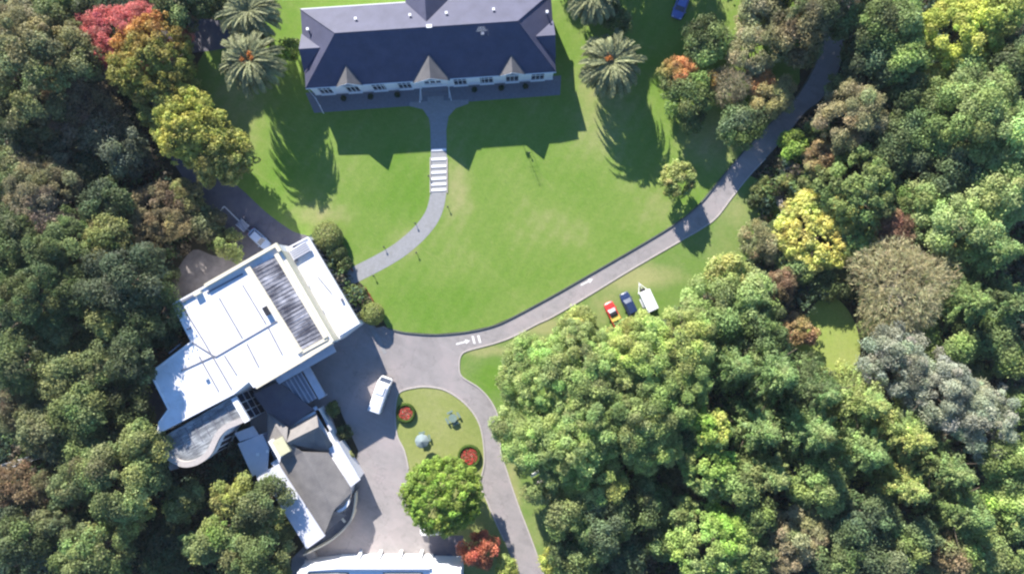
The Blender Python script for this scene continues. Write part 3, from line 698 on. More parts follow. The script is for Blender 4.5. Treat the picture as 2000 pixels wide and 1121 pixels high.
# canopy along the south east wall, the pergola and the narrow white flat roofs
def slab(px, h, th, mat, name, parent=hall, H0=None, z0=None):
    pp = [P(x, y, h) for x, y in px]; m_ = MB(); m_.prism(pp, h - th if z0 is None else z0, h, bottom=True); return m_.build(name, M[mat], parent)
slab([(536, 739), (545, 750), (656, 687), (650, 673)], 5.2, .25, 'membrane2', 'canopy')
slab([(591, 723), (604, 716), (636, 772), (623, 780)], 3.6, .3, 'membrane2', 'canopy')
for x_, y_ in ((600, 732), (616, 762), (628, 776)):
    p = P(x_, y_, 3.4); m_ = MB(); m_.tube([(p.x, p.y, 0), (p.x, p.y, 3.35)], [.1, .1], 6); m_.build('canopy_post', M['trim'], hall)
pg = slab([(552, 748), (588, 727), (618, 778), (583, 798)], 3.2, .08, 'slats', 'pergola_roof')
a0, a1, b0, b1 = P(552, 748, 3.2), P(588, 727, 3.2), P(583, 798, 3.2), P(618, 778, 3.2)
for k in range(6):
    t = k / 5; p = a0.lerp(a1, t); q = b0.lerp(b1, t); m_ = MB(); m_.bar((p.x, p.y, 3.2), (q.x, q.y, 3.2), .14, .16); m_.build('pergola_beam', M['membrane2'], pg)
# the rounded conservatory wing
CH = 7.6
ARC = smooth_line([(310, 858), (313, 876), (325, 893), (343, 905), (362, 911), (383, 908), (402, 898), (416, 884), (424, 868), (432, 852), (446, 838), (466, 829), (484, 821)], 4)
ring = ARC + [(463, 778), (457, 772)]
m_ = MB(); m_.prism([P(x, y, CH) for x, y in ring] , -.1, CH - .25, top=False); m_.build('rounded_wall', M['lwall'], hall)
inner = [( x + (395 - x) * .075, y + (830 - y) * .095) for x, y in ARC] + [(461, 786), (318, 857)]
m_ = MB(); pp = [P(x, y, CH) for x, y in ring]; m_.prism(pp, CH - .25, CH - .02); m_.build('rounded_roof_deck', M['domeglass'], hall)
L_ = [P(x, y, CH) for x, y in ARC]; m_ = MB()
vs = []; fs = []
for i, p in enumerate(L_):
    d = (L_[min(i + 1, len(L_) - 1)] - L_[max(i - 1, 0)]).normalized(); nn = Vector((-d.y, d.x, 0))
    if nn.dot(P(390, 830, CH) - p) < 0: nn = -nn
    for q, z in ((p, CH - .02), (p, CH + .45), (p + nn * .95, CH + .45), (p + nn * .95, CH - .02)): vs.append((q.x, q.y, z))
for i in range(len(L_) - 1):
    for k in range(3): fs.append((i * 4 + k, i * 4 + k + 1, i * 4 + 5 + k, i * 4 + 4 + k))
m_.mesh(vs, fs); m_.build('rounded_parapet', M['kerb'], hall)
parapet([(458, 776), (485, 822)], .95, CH - .02, .55, 'membrane', H0=CH)
ga, gb = P(458, 773, CH), P(485, 820, CH); gd_ = (gb - ga).normalized(); go = Vector((.867, .497, 0)) * .12
m_ = MB(); m_.bar((ga.x + go.x, ga.y + go.y, .3), (gb.x + go.x, gb.y + go.y, .3), .10, 6.9); ew = m_.build('dark_glazed_panel', M['glass'], hall)
for k in range(4):
    q = ga.lerp(gb, k / 3) + go * 1.5; m_ = MB(); m_.box((q.x, q.y, 3.7), (.10, .10, 6.8), math.atan2(gd_.y, gd_.x)); m_.build('mullion', M['trim'], ew)
for z_ in (2.4, 4.8): m_ = MB(); m_.bar((ga.x + go.x * 1.5, ga.y + go.y * 1.5, z_), (gb.x + go.x * 1.5, gb.y + go.y * 1.5, z_), .08, .09); m_.build('transom', M['trim'], ew)
p0 = P(335, 850, CH); p1 = P(455, 787, CH); p2 = P(330, 880, CH); p3 = P(470, 815, CH)
for k in range(9):
    t = k / 8; a = P(330 + 125 * t, 852 - 68 * t, CH); b = P(352 + 118 * t, 893 - 82 * t, CH)
    m_ = MB(); m_.bar((a.x, a.y, CH - .02), (b.x, b.y, CH - .02), .09, .10); m_.build('glazing_bar', M['seam'], hall)
for k in range(3, len(L_) - 14, 3):
    a = L_[k]; b = L_[k + 2]; c = (a + b) / 2; d = (b - a).normalized(); m_ = MB(); m_.box((c.x, c.y, 3.6), ((b - a).length, .12, 4.2), math.atan2(d.y, d.x)); m_.build('window', M['glass'], hall)
m_ = MB(); p = P(345, 905, 0); m_.box((p.x, p.y, 1.2), (.5, 1.8, 2.4), .3, .7); m_.build('buttress', M['lwall'], hall)
settle(hall, P(480, 640))

# ------------------------------------------------------------------ low grey roofed hall in front of it
low = empty('grey_roofed_hall', (0, 0, 0), 0, 'low hall with grey pitched roof between two long white flat roofs', 'building')
def lowslab(px, h, th, mat, name, z0=None): return slab(px, h, th, mat, name, low, z0=z0)
def lowface(pts, mat, name, th=.15):
    m_ = MB(); q = [P(*p) for p in pts]; n = len(q); m_.face(q); m_.face([(p.x, p.y, p.z - th) for p in q][::-1])
    for i in range(n): a, b = q[i], q[(i + 1) % n]; m_.face([a, b, (b.x, b.y, b.z - th), (a.x, a.y, a.z - th)])
    return m_.build(name, M[mat], low)
# main body
BW = [(524, 866), (560, 833), (620, 800), (655, 868), (684, 945), (682, 972), (633, 1036), (596, 1058), (520, 930)]
m_ = MB(); m_.prism([P(x, y, 4) for x, y in BW], -.1, 3.4); m_.build('wall', M['lwall'], low)
# pitched main roof: ridge parallel to the long side
rg = lowface([(545, 906, 4.0), (590, 882, 5.4), (652, 996, 5.4), (634, 1043, 4.0)], 'shingle', 'roof')
R2 = smooth_line([(683, 949), (687, 966), (680, 978), (662, 988)], 4)
lowface([(590, 882, 5.4), (641, 884, 4.1), (683, 949, 4.0)] + [(x, y, 4.0) for x, y in R2[1:]] + [(628, 1010, 4.2), (634, 1043, 4.0), (652, 996, 5.4)][0:1] + [(652, 996, 5.4)], 'shingle', 'roof')
lowface([(628, 1010, 4.25), (652, 996, 4.4), (676, 1006, 3.7), (633, 1040, 3.6)], 'shingle', 'roof')
lowface([(560, 863, 5.6), (590, 882, 5.42), (545, 906, 4.02)], 'shingle', 'roof')
# cross wing: sunlit slope, shaded slope
lowface([(562, 837, 4.2), (618, 806, 4.2), (622, 833, 6.2), (560, 864, 6.2)], 'shingle', 'cross_roof')
lowface([(560, 864, 6.2), (622, 833, 6.2), (650, 867, 3.6), (642, 884, 3.4), (590, 884, 3.6)], 'shingle', 'cross_roof')
lowface([(522, 806, 3.8), (562, 835, 5.2), (560, 862, 6.1), (522, 860, 3.9)], 'shingle', 'cross_roof')
lowface([(494, 770, 3.6), (545, 745, 3.6), (612, 800, 3.8), (562, 836, 4.0), (522, 806, 3.75)], 'darkasphalt', 'flat_roof')
m_ = MB()
for c in ((549, 872),): 
    p = P(*c, 6); m_.box((p.x, p.y, 3.0), (2.0, 2.8, 5.9), AANG)
m_.build('chimney', M['beige'], low)
p = P(536, 878, 6); m_ = MB(); m_.box((p.x, p.y, 2.9), (.7, 3.4, 5.7), AANG); m_.build('chimney_side', M['trim'], low)
# long flat roofs
s1 = lowslab([(545, 908), (635, 1046), (599, 1072), (517, 938), (530, 914)], 4.1, .3, 'membrane2', 'side_roof')
s2 = lowslab([(642, 876), (661, 863), (704, 936), (684, 952)], 3.7, .3, 'membrane2', 'side_roof')
s3 = lowslab([(464, 866), (515, 846), (541, 908), (493, 930)], 3.4, .3, 'membrane2', 'side_roof'); lowslab([(458, 846), (494, 832), (506, 850), (468, 862)], 3.2, .25, 'membrane2', 'side_roof')
lowslab([(499, 926), (519, 916), (530, 932), (506, 944)], 3.5, .25, 'membrane2', 'side_roof')
lowslab([(611, 796), (617, 793), (648, 838), (640, 845)], 3.4, .25, 'membrane2', 'side_roof')
for sc_, nm in ((s1, 0), (s2, 0)): pass
for pxs, h in (([(545, 908), (635, 1046), (599, 1072), (517, 938)], 4.0), ([(642, 876), (661, 863), (704, 936), (684, 952)], 3.6), ([(464, 866), (515, 846), (541, 908), (493, 930)], 3.3)):
    m_ = MB(); cx_ = sum(a for a, b in pxs) / 4; cy_ = sum(b for a, b in pxs) / 4
    m_.prism([P(x + (cx_ - x) * .05, y + (cy_ - y) * .05, h) for x, y in pxs], -.1, h - .3, top=False); m_.build('wall', M['lwall'], low)
for c in ((505, 886), (524, 880)):
    p = P(*c, 3.4); m_ = MB(); m_.tube([(p.x, p.y, 3.3), (p.x, p.y, 3.75)], [.2, .2], 8); m_.box((p.x, p.y, 3.8), (.5, .5, .1)); m_.build('roof_vent', M['trim'], low)
# curved white fascia and low curved wall in front
m_ = MB(); kerb_line(m_, [(686, 950), (690, 966), (682, 978), (668, 985)], .5, 3.2, .9); m_.build('curved_fascia', M['trim'], low)
CW = [(700, 955), (698, 980), (690, 1008), (668, 1034), (640, 1054), (600, 1074)]
m_ = MB(); kerb_line(m_, CW, .28, 0, 2.3); m_.build('curved_wall', M['cream'], low)
m_ = MB(); q = [P(x, y, 1.0) for x, y in smooth_line(CW, 4)] + [P(x, y, 1.0) for x, y in ((634, 1040), (660, 1010), (684, 972))]; m_.prism(q, 0, 1.0); m_.build('forecourt', M['terrace'], low)
for k in range(3):
    c = P(655 + k * 9, 1012 - k * 7, 3.4); m_ = MB(); m_.bar((c.x, c.y, 1), (c.x, c.y + .01, 1), .12, 2.6); m_.build('forecourt_post', M['cream'], low)
m_ = MB(); a = P(653, 995, 3.8); b = P(672, 1022, 3.8); m_.bar((a.x, a.y, 3.5), (b.x, b.y, 3.0), .35, .2); m_.build('porch_beam', M['cream'], low)
lowslab([(501, 925), (545, 905), (560, 925), (520, 950)], 3.3, .2, 'membrane2', 'side_roof')
lowslab([(528, 905), (545, 893), (562, 905), (545, 918)], 3.9, .2, 'membrane2', 'side_roof'); lowslab([(513, 848), (527, 842), (552, 892), (540, 905)], 3.5, .2, 'darkasphalt', 'flat_roof')
settle(low, P(600, 930))

# ------------------------------------------------------------------ white villa cut by the lower edge of the frame
DH = 6.2
vil = empty('white_villa', (0, 0, 0), 0, 'white parapeted villa with buttress fins at the bottom of the frame', 'building')
def vs_(px, h, z0, mat, name, top=True): m_ = MB(); m_.prism([P(x, y, h) for x, y in px], z0, h, top=top, bottom=True); return m_.build(name, M[mat], vil)
vs_([(580, 1118), (655, 1110), (690, 1112), (835, 1112), (900, 1114), (905, 1300), (575, 1300)], DH, -.1, 'wall', 'wall')
m_ = MB()
for x0, x1, hh in ((600, 682, 7.4), (748, 826, 7.6)):
    xm = (x0 + x1) / 2; a = P(x0, 1117, DH); b = P(x1, 1117, DH); c = P(xm, 1117, DH); A3 = (a.x, a.y, DH + .02); B3 = (b.x, b.y, DH + .02); T = (c.x, c.y - 1.6, hh); T2 = (c.x, c.y - 14, hh); A4 = (a.x, a.y - 14, DH + .02); B4 = (b.x, b.y - 14, DH + .02)
    m_.face([A3, B3, T]); m_.face([A3, T, T2, A4]); m_.face([B3, B4, T2, T])
m_.build('roof', M['shingle'], vil)
vs_([(598, 1109), (655, 1105), (658, 1111), (598, 1115)], DH + .5, DH - .2, 'trim', 'parapet')
vs_([(655, 1105), (840, 1105), (840, 1111), (655, 1111)], DH + .6, DH - .3, 'trim', 'parapet')
vs_([(840, 1112), (900, 1112), (900, 1135), (840, 1135)], DH + .2, DH - .3, 'trim', 'parapet')
vs_([(656, 1100), (842, 1100), (842, 1112), (656, 1112)], 4.2, -.05, 'trim', 'front_bay')
for x_ in (698, 738, 779, 820):
    p = P(x_, 1093, 3.2); m_ = MB(); w_ = .22
    m_.mesh([(p.x - w_, p.y + .55, 0), (p.x + w_, p.y + .55, 0), (p.x + w_, p.y - 1.7, 0), (p.x - w_, p.y - 1.7, 0), (p.x - w_, p.y + .2, 3.0), (p.x + w_, p.y + .2, 3.0), (p.x + w_, p.y - 1.7, 5.6), (p.x - w_, p.y - 1.7, 5.6)],
            [(0, 1, 5, 4), (1, 2, 6, 5), (2, 3, 7, 6), (3, 0, 4, 7), (4, 5, 6, 7)]); m_.build('buttress', M['trim'], vil)
p = P(726, 1108, 5); m_ = MB()
for k in range(7): m_.box((p.x - 1.5 + k * .5, p.y + .75, 4.6), (.22, .06, .35))
m_.build('vent_grille', M['seam'], vil)
m_ = MB(); q = P(610, 1092); m_.box((q.x, q.y, .5), (2.2, .4, 1.0), .1); m_.build('garden_wall', M['wall'], vil)
m_ = MB(); q = P(608, 1078); m_.box((q.x, q.y, .4), (1.6, 2.0, .8), .5); m_.build('doorstep', M['kerb'], vil)
settle(vil, P(740, 1150))
# low wall and paving in the shade right of it
sheet('terrace', [(838, 1045), (905, 1045), (905, 1190), (846, 1190)], .034, M['darkasphalt'])
o = MB().box((P(872, 1092).x, P(872, 1092).y, .6), (5.5, .3, 1.2), .02).build('low_wall', M['wall']); tag(o, 'low white wall at the corner of the shaded terrace below the round tree', 'wall')

# pale timber walkway at lower left, small wall near the upper road
wk = empty('garden_walkway', P(65, 893), 0, 'pale narrow boardwalk with rails among trees at lower left', 'walkway')
a, b = P(14, 908), P(118, 877)
m_ = MB(); m_.bar((a.x, a.y, 1.4), (b.x, b.y, 1.4), .9, .12); o = m_.build('deck', M['kerb'], wk); o.location = -wk.location
d = (b - a).normalized(); nn = Vector((-d.y, d.x, 0))
for s in (-1, 1):
    m_ = MB(); aa = a + nn * .42 * s; bb = b + nn * .42 * s; m_.bar((aa.x, aa.y, 2.3), (bb.x, bb.y, 2.3), .08, .08)
    for k in range(8): q = aa.lerp(bb, k / 7); m_.box((q.x, q.y, 1.2), (.08, .08, 2.3))
    o = m_.build('railing', M['trim'], wk); o.location = -wk.location
a, b = P(1518, 336), P(1546, 326); o = MB().bar((a.x, a.y, 0), (b.x, b.y, 0), .5, 1.1).build('garden_wall', M['kerb']); tag(o, 'short grey garden wall beside the road where it enters the wood', 'wall')
a, b = P(1520, 392), P(1543, 432); fl = empty('stone_steps', (a + b) / 2, 0, 'narrow blue grey steps descending between bushes right of the road', 'steps')
for k in range(9):
    q = a.lerp(b, (k + .5) / 9); m_ = MB(); m_.box((q.x, q.y, .35 - k * .03), (1.3, .42, .3), math.atan2((b - a).y, (b - a).x) + math.pi / 2); o = m_.build('step', M['kerb'], fl); o.location = -fl.location

# ------------------------------------------------------------------ vehicles
def paintmat(name, col, rough=.3): 
    m, n, b = newmat(name); p = n.nodes.new('ShaderNodeTexCoord').outputs['Object']
    c = ramp(n, noise(n, 2, 3, .5, p), [(.3, tuple(x * .93 for x in col)), (.7, col)]); n.links.new(c, b.inputs['Base Color'])
    b.inputs['Roughness'].default_value = rough; b.inputs['Coat Weight'].default_value = .5; b.inputs['Coat Roughness'].default_value = .1; return m
PM = dict(blue=paintmat('dark blue car paint', (.02, .035, .10)), red=paintmat('red car paint', (.55, .04, .03)), white=paintmat('white van paint', (.78, .78, .78)), yellow=paintmat('yellow paint', (.75, .55, .12)), silver=paintmat('silver blue paint', (.35, .42, .55)), mblue=paintmat('mid blue paint', (.10, .15, .42)))
def loft(stations, close=True):
    """stations: (x, halfwidth, z bottom, z top, edge rounding) from front to back"""
    mb = MB(); rings = []
    for x, w, z0, z1, r in stations:
        rings.append([(x, -w, z0), (x, -w, z1 - r), (x, -w + r, z1), (x, 0, z1 + r * .25), (x, w - r, z1), (x, w, z1 - r), (x, w, z0)])
    vs = [p for r in rings for p in r]; k = 7; fs = []
    for i in range(len(rings) - 1):
        for j in range(k): fs.append((i * k + j, i * k + (j + 1) % k, (i + 1) * k + (j + 1) % k, (i + 1) * k + j))
    fs.append(tuple(range(k))); fs.append(tuple(range(len(vs) - 1, len(vs) - k - 1, -1)))
    return mb.mesh(vs, fs)
def wheels(root, xs, hw, r=.33):
    for x in xs:
        for s in (-1, 1):
            m_ = MB(); m_.tube([(x, s * (hw - .22), r), (x, s * hw, r)], [r, r], 16); w = m_.build('wheel', M['rubber'], root, smooth=False)
            m_ = MB(); m_.tube([(x, s * (hw - .02), r), (x, s * (hw + .015), r)], [r * .6, r * .55], 12); m_.build('rim', M['chrome'], w)
def car(kind, loc, heading, pm, label, name='parked_car', L=4.5, Wd=1.78, Ht=1.48, group=None, cat='car', roofm=None):
    """+x is the front"""
    r = empty(name, loc, heading, label, cat, group); h = Wd / 2
    f = L / 2
    if kind == 'ute': body = [(f, h * .72, .35, .62, .08), (f - .25, h * .93, .25, .82, .1), (f - .9, h, .22, .95, .1), (f - 1.4, h, .22, 1.0, .1), (-f + .1, h, .25, .98, .06), (-f, h * .97, .35, .95, .06)]
    else: body = [(f, h * .70, .32, .58, .1), (f - .2, h * .90, .22, .74, .12), (f - .8, h * .98, .2, .88, .12), (f - 1.25, h, .2, .95, .1), (-f + .9, h, .2, .98, .1), (-f + .2, h * .95, .24, .95, .12), (-f, h * .8, .4, .8, .12)]
    loft(body).build('body', pm, r, smooth=False, bevel=.03)
    c0 = f - 1.15; c1 = (-f + .35) if kind != 'ute' else -.35; t0 = c0 - .75; t1 = c1 + (.5 if kind != 'ute' else .2)
    zb = .93
    def ring(x, w, z): return [(x, -w, z), (x, w, z)]
    g = MB(); b0 = h * .90; b1 = h * .68
    vs = [(c0, -b0 * .9, zb), (c0, b0 * .9, zb), (c1, b0 * .92, zb), (c1, -b0 * .92, zb), (t0, -b1, Ht - .04), (t0, b1, Ht - .04), (t1, b1, Ht - .04), (t1, -b1, Ht - .04)]
    g.mesh(vs, [(0, 1, 5, 4), (1, 2, 6, 5), (2, 3, 7, 6), (3, 0, 4, 7), (4, 5, 6, 7)]); g.build('window', M['carglass'], r)
    m_ = MB(); m_.box(((t0 + t1) / 2, 0, Ht), (t0 - t1 + .1, b1 * 2 + .06, .07)); m_.build('roof', roofm or pm, r, bevel=.03)
    for s in (-1, 1):
        m_ = MB()
        m_.tube([(c0, s * b0 * .9, zb), (t0, s * b1, Ht)], [.045, .04], 6); m_.tube([(c1, s * b0 * .92, zb), (t1, s * b1, Ht)], [.06, .05], 6); m_.build('pillar', pm, r)
        m_ = MB(); m_.box((f - .12, s * h * .66, .66), (.2, .34, .16)); m_.build('headlight', M['chrome'], r)
        m_ = MB(); m_.box((-f + .06, s * h * .68, .78), (.12, .3, .16)); m_.build('tail_light', PM['red'], r)
        m_ = MB(); m_.box((c0 - .15, s * (h + .09), 1.0), (.14, .2, .13)); m_.build('mirror', pm, r)
    wheels(r, (f - .85, -f + .85), h + .01)
    if kind == 'ute':
        m_ = MB(); m_.box(((-f + c1) / 2, 0, 1.02), (c1 + f - .25, Wd - .3, .05)); m_.build('tray_floor', M['black'], r)
        for s in (-1, 1): m_ = MB(); m_.box(((-f + c1) / 2, s * (h - .06), 1.08), (c1 + f - .05, .1, .2)); m_.build('tray_side', pm, r)
        m_ = MB(); m_.box((-f + .06, 0, 1.08), (.1, Wd - .2, .2)); m_.build('tailgate', pm, r)
    return r
def gp(px, py, h): p = P(px, py, h); p.z = .03; return p
def hd(dx, dy): return math.atan2(-dy, dx)          # heading from a photo direction (dy down)
# minibus
vb = empty('white_minibus', gp(741.5, 772, 2.5), hd(23.7, -66), 'white minibus parked beside the round flower bed on the forecourt', 'minibus')
loft([(3.12, .78, .4, 1.15, .1), (2.95, .93, .3, 1.35, .12), (2.45, 1.0, .28, 2.3, .14), (2.2, 1.02, .28, 2.55, .15), (-3.0, 1.02, .28, 2.6, .15), (-3.12, .97, .35, 2.5, .15)]).build('body', PM['white'], vb, bevel=.03)
m_ = MB(); m_.face([(2.99, -.82, 1.42), (2.99, .82, 1.42), (2.40, .86, 2.44), (2.40, -.86, 2.44)]); m_.build('windscreen', M['carglass'], vb)
for s in (-1, 1):
    for k in range(4):
        m_ = MB(); m_.box((1.55 - k * 1.2, s * 1.02, 1.75), (1.05, .05, .75)); m_.build('window', M['carglass'], vb)
    m_ = MB(); m_.box((3.02, s * .66, .85), (.14, .3, .22)); m_.build('headlight', M['chrome'], vb)
    m_ = MB(); m_.box((2.55, s * 1.2, 1.6), (.12, .24, .34)); m_.build('mirror', M['black'], vb)
m_ = MB(); m_.box((.9, .1, 2.68), (1.5, 1.1, .12)); m_.build('air_unit', PM['white'], vb, bevel=.04)
m_ = MB(); m_.box((-1.6, 0, 2.63), (.7, .7, .08)); m_.build('roof_hatch', PM['white'], vb, bevel=.03)
for y_ in (-.7, .7): m_ = MB(); m_.box((-.6, y_, 2.63), (4.4, .05, .05)); m_.build('roof_rib', M['membrane2'], vb)
m_ = MB(); m_.box((3.14, 0, .5), (.14, 1.7, .22)); m_.build('bumper', M['black'], vb)
wheels(vb, (2.1, -2.0), 1.0, .38)
for ch in vb.children_recursive:
    if ch.parent == vb: ch.scale = (1, 1.12, 1)
hv = hd(-.44, -.9)
car('hatch', gp(1229, 595, .9), hv, PM['blue'], 'dark blue car parked on grass between red pickup and white trailer', L=4.6, group='vehicles parked on the grass')
ut = car('ute', gp(1198, 613, .9), hv, PM['red'], 'red pickup with a yellow band behind its cab parked on grass', 'pickup_truck', L=4.5, group='vehicles parked on the grass', cat='pickup', roofm=M['black'])
m_ = MB(); m_.box((-.80, 0, 1.22), (.85, 1.6, .1)); m_.build('yellow_band', PM['yellow'], ut, bevel=.03)
tr = empty('box_trailer', gp(1264, 584, 1.2), hd(-.42, -.9), 'white box trailer with A frame drawbar parked on grass beside dark blue car', 'trailer', 'vehicles parked on the grass')
m_ = MB(); m_.box((-.35, 0, 1.35), (3.7, 2.0, 1.9)); m_.build('box_body', PM['white'], tr, bevel=.07)
m_ = MB(); m_.box((-.35, 0, 2.33), (3.5, 1.85, .06)); m_.build('roof', M['membrane'], tr, bevel=.02)
m_ = MB(); m_.bar((1.4, -.85, .45), (3.0, 0, .45), .09, .1); m_.bar((1.4, .85, .45), (3.0, 0, .455), .09, .1); m_.bar((1.4, 0, .46), (3.2, 0, .46), .08, .08); m_.build('drawbar', M['trim'], tr)
m_ = MB(); m_.tube([(2.6, .05, .1), (2.6, .05, .95)], [.04, .04], 6); m_.tube([(2.6, .0, .12), (2.6, .1, .12)], [.13, .13], 10); m_.build('jockey_wheel', M['black'], tr)
m_ = MB(); m_.box((1.72, 0, .72), (.45, .9, .42)); m_.build('gas_locker', M['black'], tr, bevel=.04)
m_ = MB(); m_.box((-.35, 1.1, .75), (1.6, .25, .1)); m_.box((-.35, -1.1, .75), (1.6, .25, .1)); m_.build('mudguard', PM['white'], tr)
wheels(tr, (-.75, .05), 1.12, .3)
car('hatch', gp(505, 467, 1.1), hd(.74, .67), PM['silver'], 'pale blue car in the shaded rear drive beside the white roof', L=4.3)
tl = empty('flat_trailer', gp(474, 440, .7), hd(.74, .67), 'small dark flat trailer behind the pale blue car in shade', 'trailer')
m_ = MB(); m_.box((0, 0, .62), (1.9, 1.4, .1)); m_.build('deck', M['slats'], tl)
for s in (-1, 1): m_ = MB(); m_.box((0, s * .7, .78), (1.9, .06, .25)); m_.build('side_board', M['membrane2'], tl)
m_ = MB(); m_.bar((.9, 0, .5), (1.9, 0, .5), .08, .08); m_.build('drawbar', M['chrome'], tl); wheels(tl, (0,), .8, .28)
car('hatch', gp(1331, 10, 1.1), hd(-.35, .93), PM['mblue'], 'blue car in the shade behind the palm at the top of the frame', L=4.6, Wd=2.1)
car('hatch', gp(843, 1036, 1.1), hd(-.98, .1), PM['white'], 'white car half hidden under the bright green round tree', L=4.2)

# ------------------------------------------------------------------ tables, benches, flower beds
def picnic(loc, label, umb, rz):
    r = empty('picnic_table', loc, rz, label, 'picnic table')
    m_ = MB(); m_.tube([(0, 0, .72), (0, 0, .78)], [.78, .78], 8); m_.build('table_top', M['greentimber'], r)
    m_ = MB(); m_.tube([(0, 0, 0), (0, 0, .72)], [.12, .1], 8)
    for k in range(4): a = k * math.pi / 2; m_.bar((0, 0, .35), (math.cos(a) * 1.05, math.sin(a) * 1.05, .35), .09, .08)
    m_.build('frame', M['greentimber'], r)
    for k in range(4):
        a = k * math.pi / 2; c = (math.cos(a) * 1.12, math.sin(a) * 1.12, .45); m_ = MB(); m_.box(c, (.36, 1.1, .06), a)
        m_.box((c[0], c[1], .22), (.08, .5, .42), a); m_.build('seat', M['greentimber'], r)
    return r
M['greentimber'] = simple('grey green painted timber', (.16, .22, .19), .7, .2, 4)
M['canvas'] = simple('grey umbrella canvas', (.22, .27, .27), .8, .08, 2)
pl_ = P(885, 815); pl_.z = .03; picnic(pl_, 'open grey green picnic table with four benches on the island lawn', False, .5)
pl_ = P(827, 856); pl_.z = .03; picnic(pl_, 'picnic table hidden under grey umbrella on the island lawn', True, .2)
um = empty('garden_umbrella', pl_, 0, 'grey green garden umbrella opened over the picnic table on the island lawn', 'umbrella')
m_ = MB(); m_.tube([(0, 0, .0), (0, 0, 2.5)], [.035, .03], 8); m_.build('pole', M['chrome'], um)
m_ = MB(); n_ = 8; rr = 1.25; top = (0, 0, 2.5)
for k in range(n_):
    a, b = 2 * math.pi * k / n_, 2 * math.pi * (k + 1) / n_; A1 = (math.cos(a) * rr, math.sin(a) * rr, 2.0); B1 = (math.cos(b) * rr, math.sin(b) * rr, 2.0); am = (a + b) / 2; Mi = (math.cos(am) * rr * .55, math.sin(am) * rr * .55, 2.22)
    m_.face([top, A1, Mi]); m_.face([top, Mi, B1]); m_.face([A1, B1, Mi]); m_.face([A1, (A1[0], A1[1], 1.88), (B1[0], B1[1], 1.88), B1])
m_.build('canopy', M['canvas'], um)
def flowerbed(c, r, label, seed):
    loc = P(*c); loc.z = .03; root = empty('flower_bed', loc, 0, label, 'flower bed', 'round hedged flower beds on the island lawn'); g = np.random.default_rng(seed)
    m_ = MB(); m_.tube([(0, 0, -.02), (0, 0, .06)], [r, r], 32); m_.build('soil', M['soil'], root)
    n = int(r * 5200); th = g.uniform(0, 6.283, n); ph = g.uniform(-.6, math.pi + .6, n); rr = r * .86; t = .26
    p = np.stack([(rr + t * np.cos(ph)) * np.cos(th), (rr + t * np.cos(ph)) * np.sin(th), .22 + .36 * np.sin(ph)], 1); nn = np.stack([np.cos(ph) * np.cos(th), np.cos(ph) * np.sin(th), np.sin(ph)], 1) + g.normal(scale=.4, size=(n, 3))
    leaf_object('hedge', p, nn, .07, .7, np.array([[.10, .17, .03]]) * g.uniform(.6, 1.4, (n, 1)), root)
    n = int(r * r * 900); q = np.sqrt(g.uniform(0, 1, n)) * r * .68; th = g.uniform(0, 6.283, n); p = np.stack([q * np.cos(th), q * np.sin(th), g.uniform(.15, .42, n)], 1)
    w = np.sin(th * 5 + q * 7) + g.normal(scale=.5, size=n); col = np.where((w > -.55)[:, None], [[.62, .09, .07]], [[.06, .12, .03]]); col = np.where(((g.random(n) < .12) & (q < r * .35))[:, None], [[.75, .65, .55]], col) * g.uniform(.7, 1.3, (n, 1)); col = np.where((g.random(n) < .18)[:, None], [[.62, .30, .20]], col)
    leaf_object('flowers', p, np.stack([g.normal(scale=.4, size=n), g.normal(scale=.4, size=n), np.ones(n)], 1), .11, .8, col, root)
flowerbed((793, 806), 1.72, 'smaller hedged flower bed with red flowers beside the white minibus', 3)
flowerbed((917, 890), 2.05, 'larger hedged flower bed with red and pale flowers near the lower bend', 4)
for i, (x, y, w) in enumerate(((751, 483, 'upper side of the curved path near the building'), (814, 494, 'lower side of the curved path at its bend'), (731, 539, 'lower side of the curved path near the building'), (812, 437, 'inner side of the curved path bend'), (838, 345, 'left side of the garden steps'), (875, 405, 'right of the path just below the garden steps'), (1034, 300, 'open lawn near the house shadow edge'))):
    lp = empty('garden_light', P(x, y), 0, 'short dark garden light post on the ' + w, 'garden light', 'garden lights beside the curved path')
    m_ = MB(); m_.tube([(0, 0, 0), (0, 0, .6)], [.06, .05], 8); m_.build('post', M['black'], lp); m_ = MB(); m_.tube([(0, 0, .6), (0, 0, .72), (0, 0, .8)], [.14, .16, .03], 10); m_.build('lamp_head', M['black'], lp)
bn = empty('garden_bench', P(1045, 924), .5, 'white garden bench on the grass edge beside the big feathery trees', 'bench')
m_ = MB()
for k in range(3): m_.box((0, -.15 + k * .16, .45), (1.7, .13, .04))
m_.build('seat', M['trim'], bn); m_ = MB(); m_.box((0, .33, .75), (1.7, .05, .45)); m_.build('backrest', M['trim'], bn)
for s in (-.75, .75): m_ = MB(); m_.box((s, .05, .22), (.07, .5, .44)); m_.build('leg', M['trim'], bn)
ru = tag(MB().mesh(*(lambda g: ([(math.cos(a) * r_ , math.sin(a) * r_ * .8, z) for z, r_ in ((0, .9), (.5, .8), (.8, .4)) for a in [k * .785 for k in range(8)]], [(i * 8 + k, i * 8 + (k + 1) % 8, i * 8 + 8 + (k + 1) % 8, i * 8 + 8 + k) for i in range(2) for k in range(8)] + [tuple(range(16, 24))]))(0)).build('rock', M['kerb'], loc=P(1056, 945), bevel=.1), 'pale grey rock beside the white garden bench', 'rock')

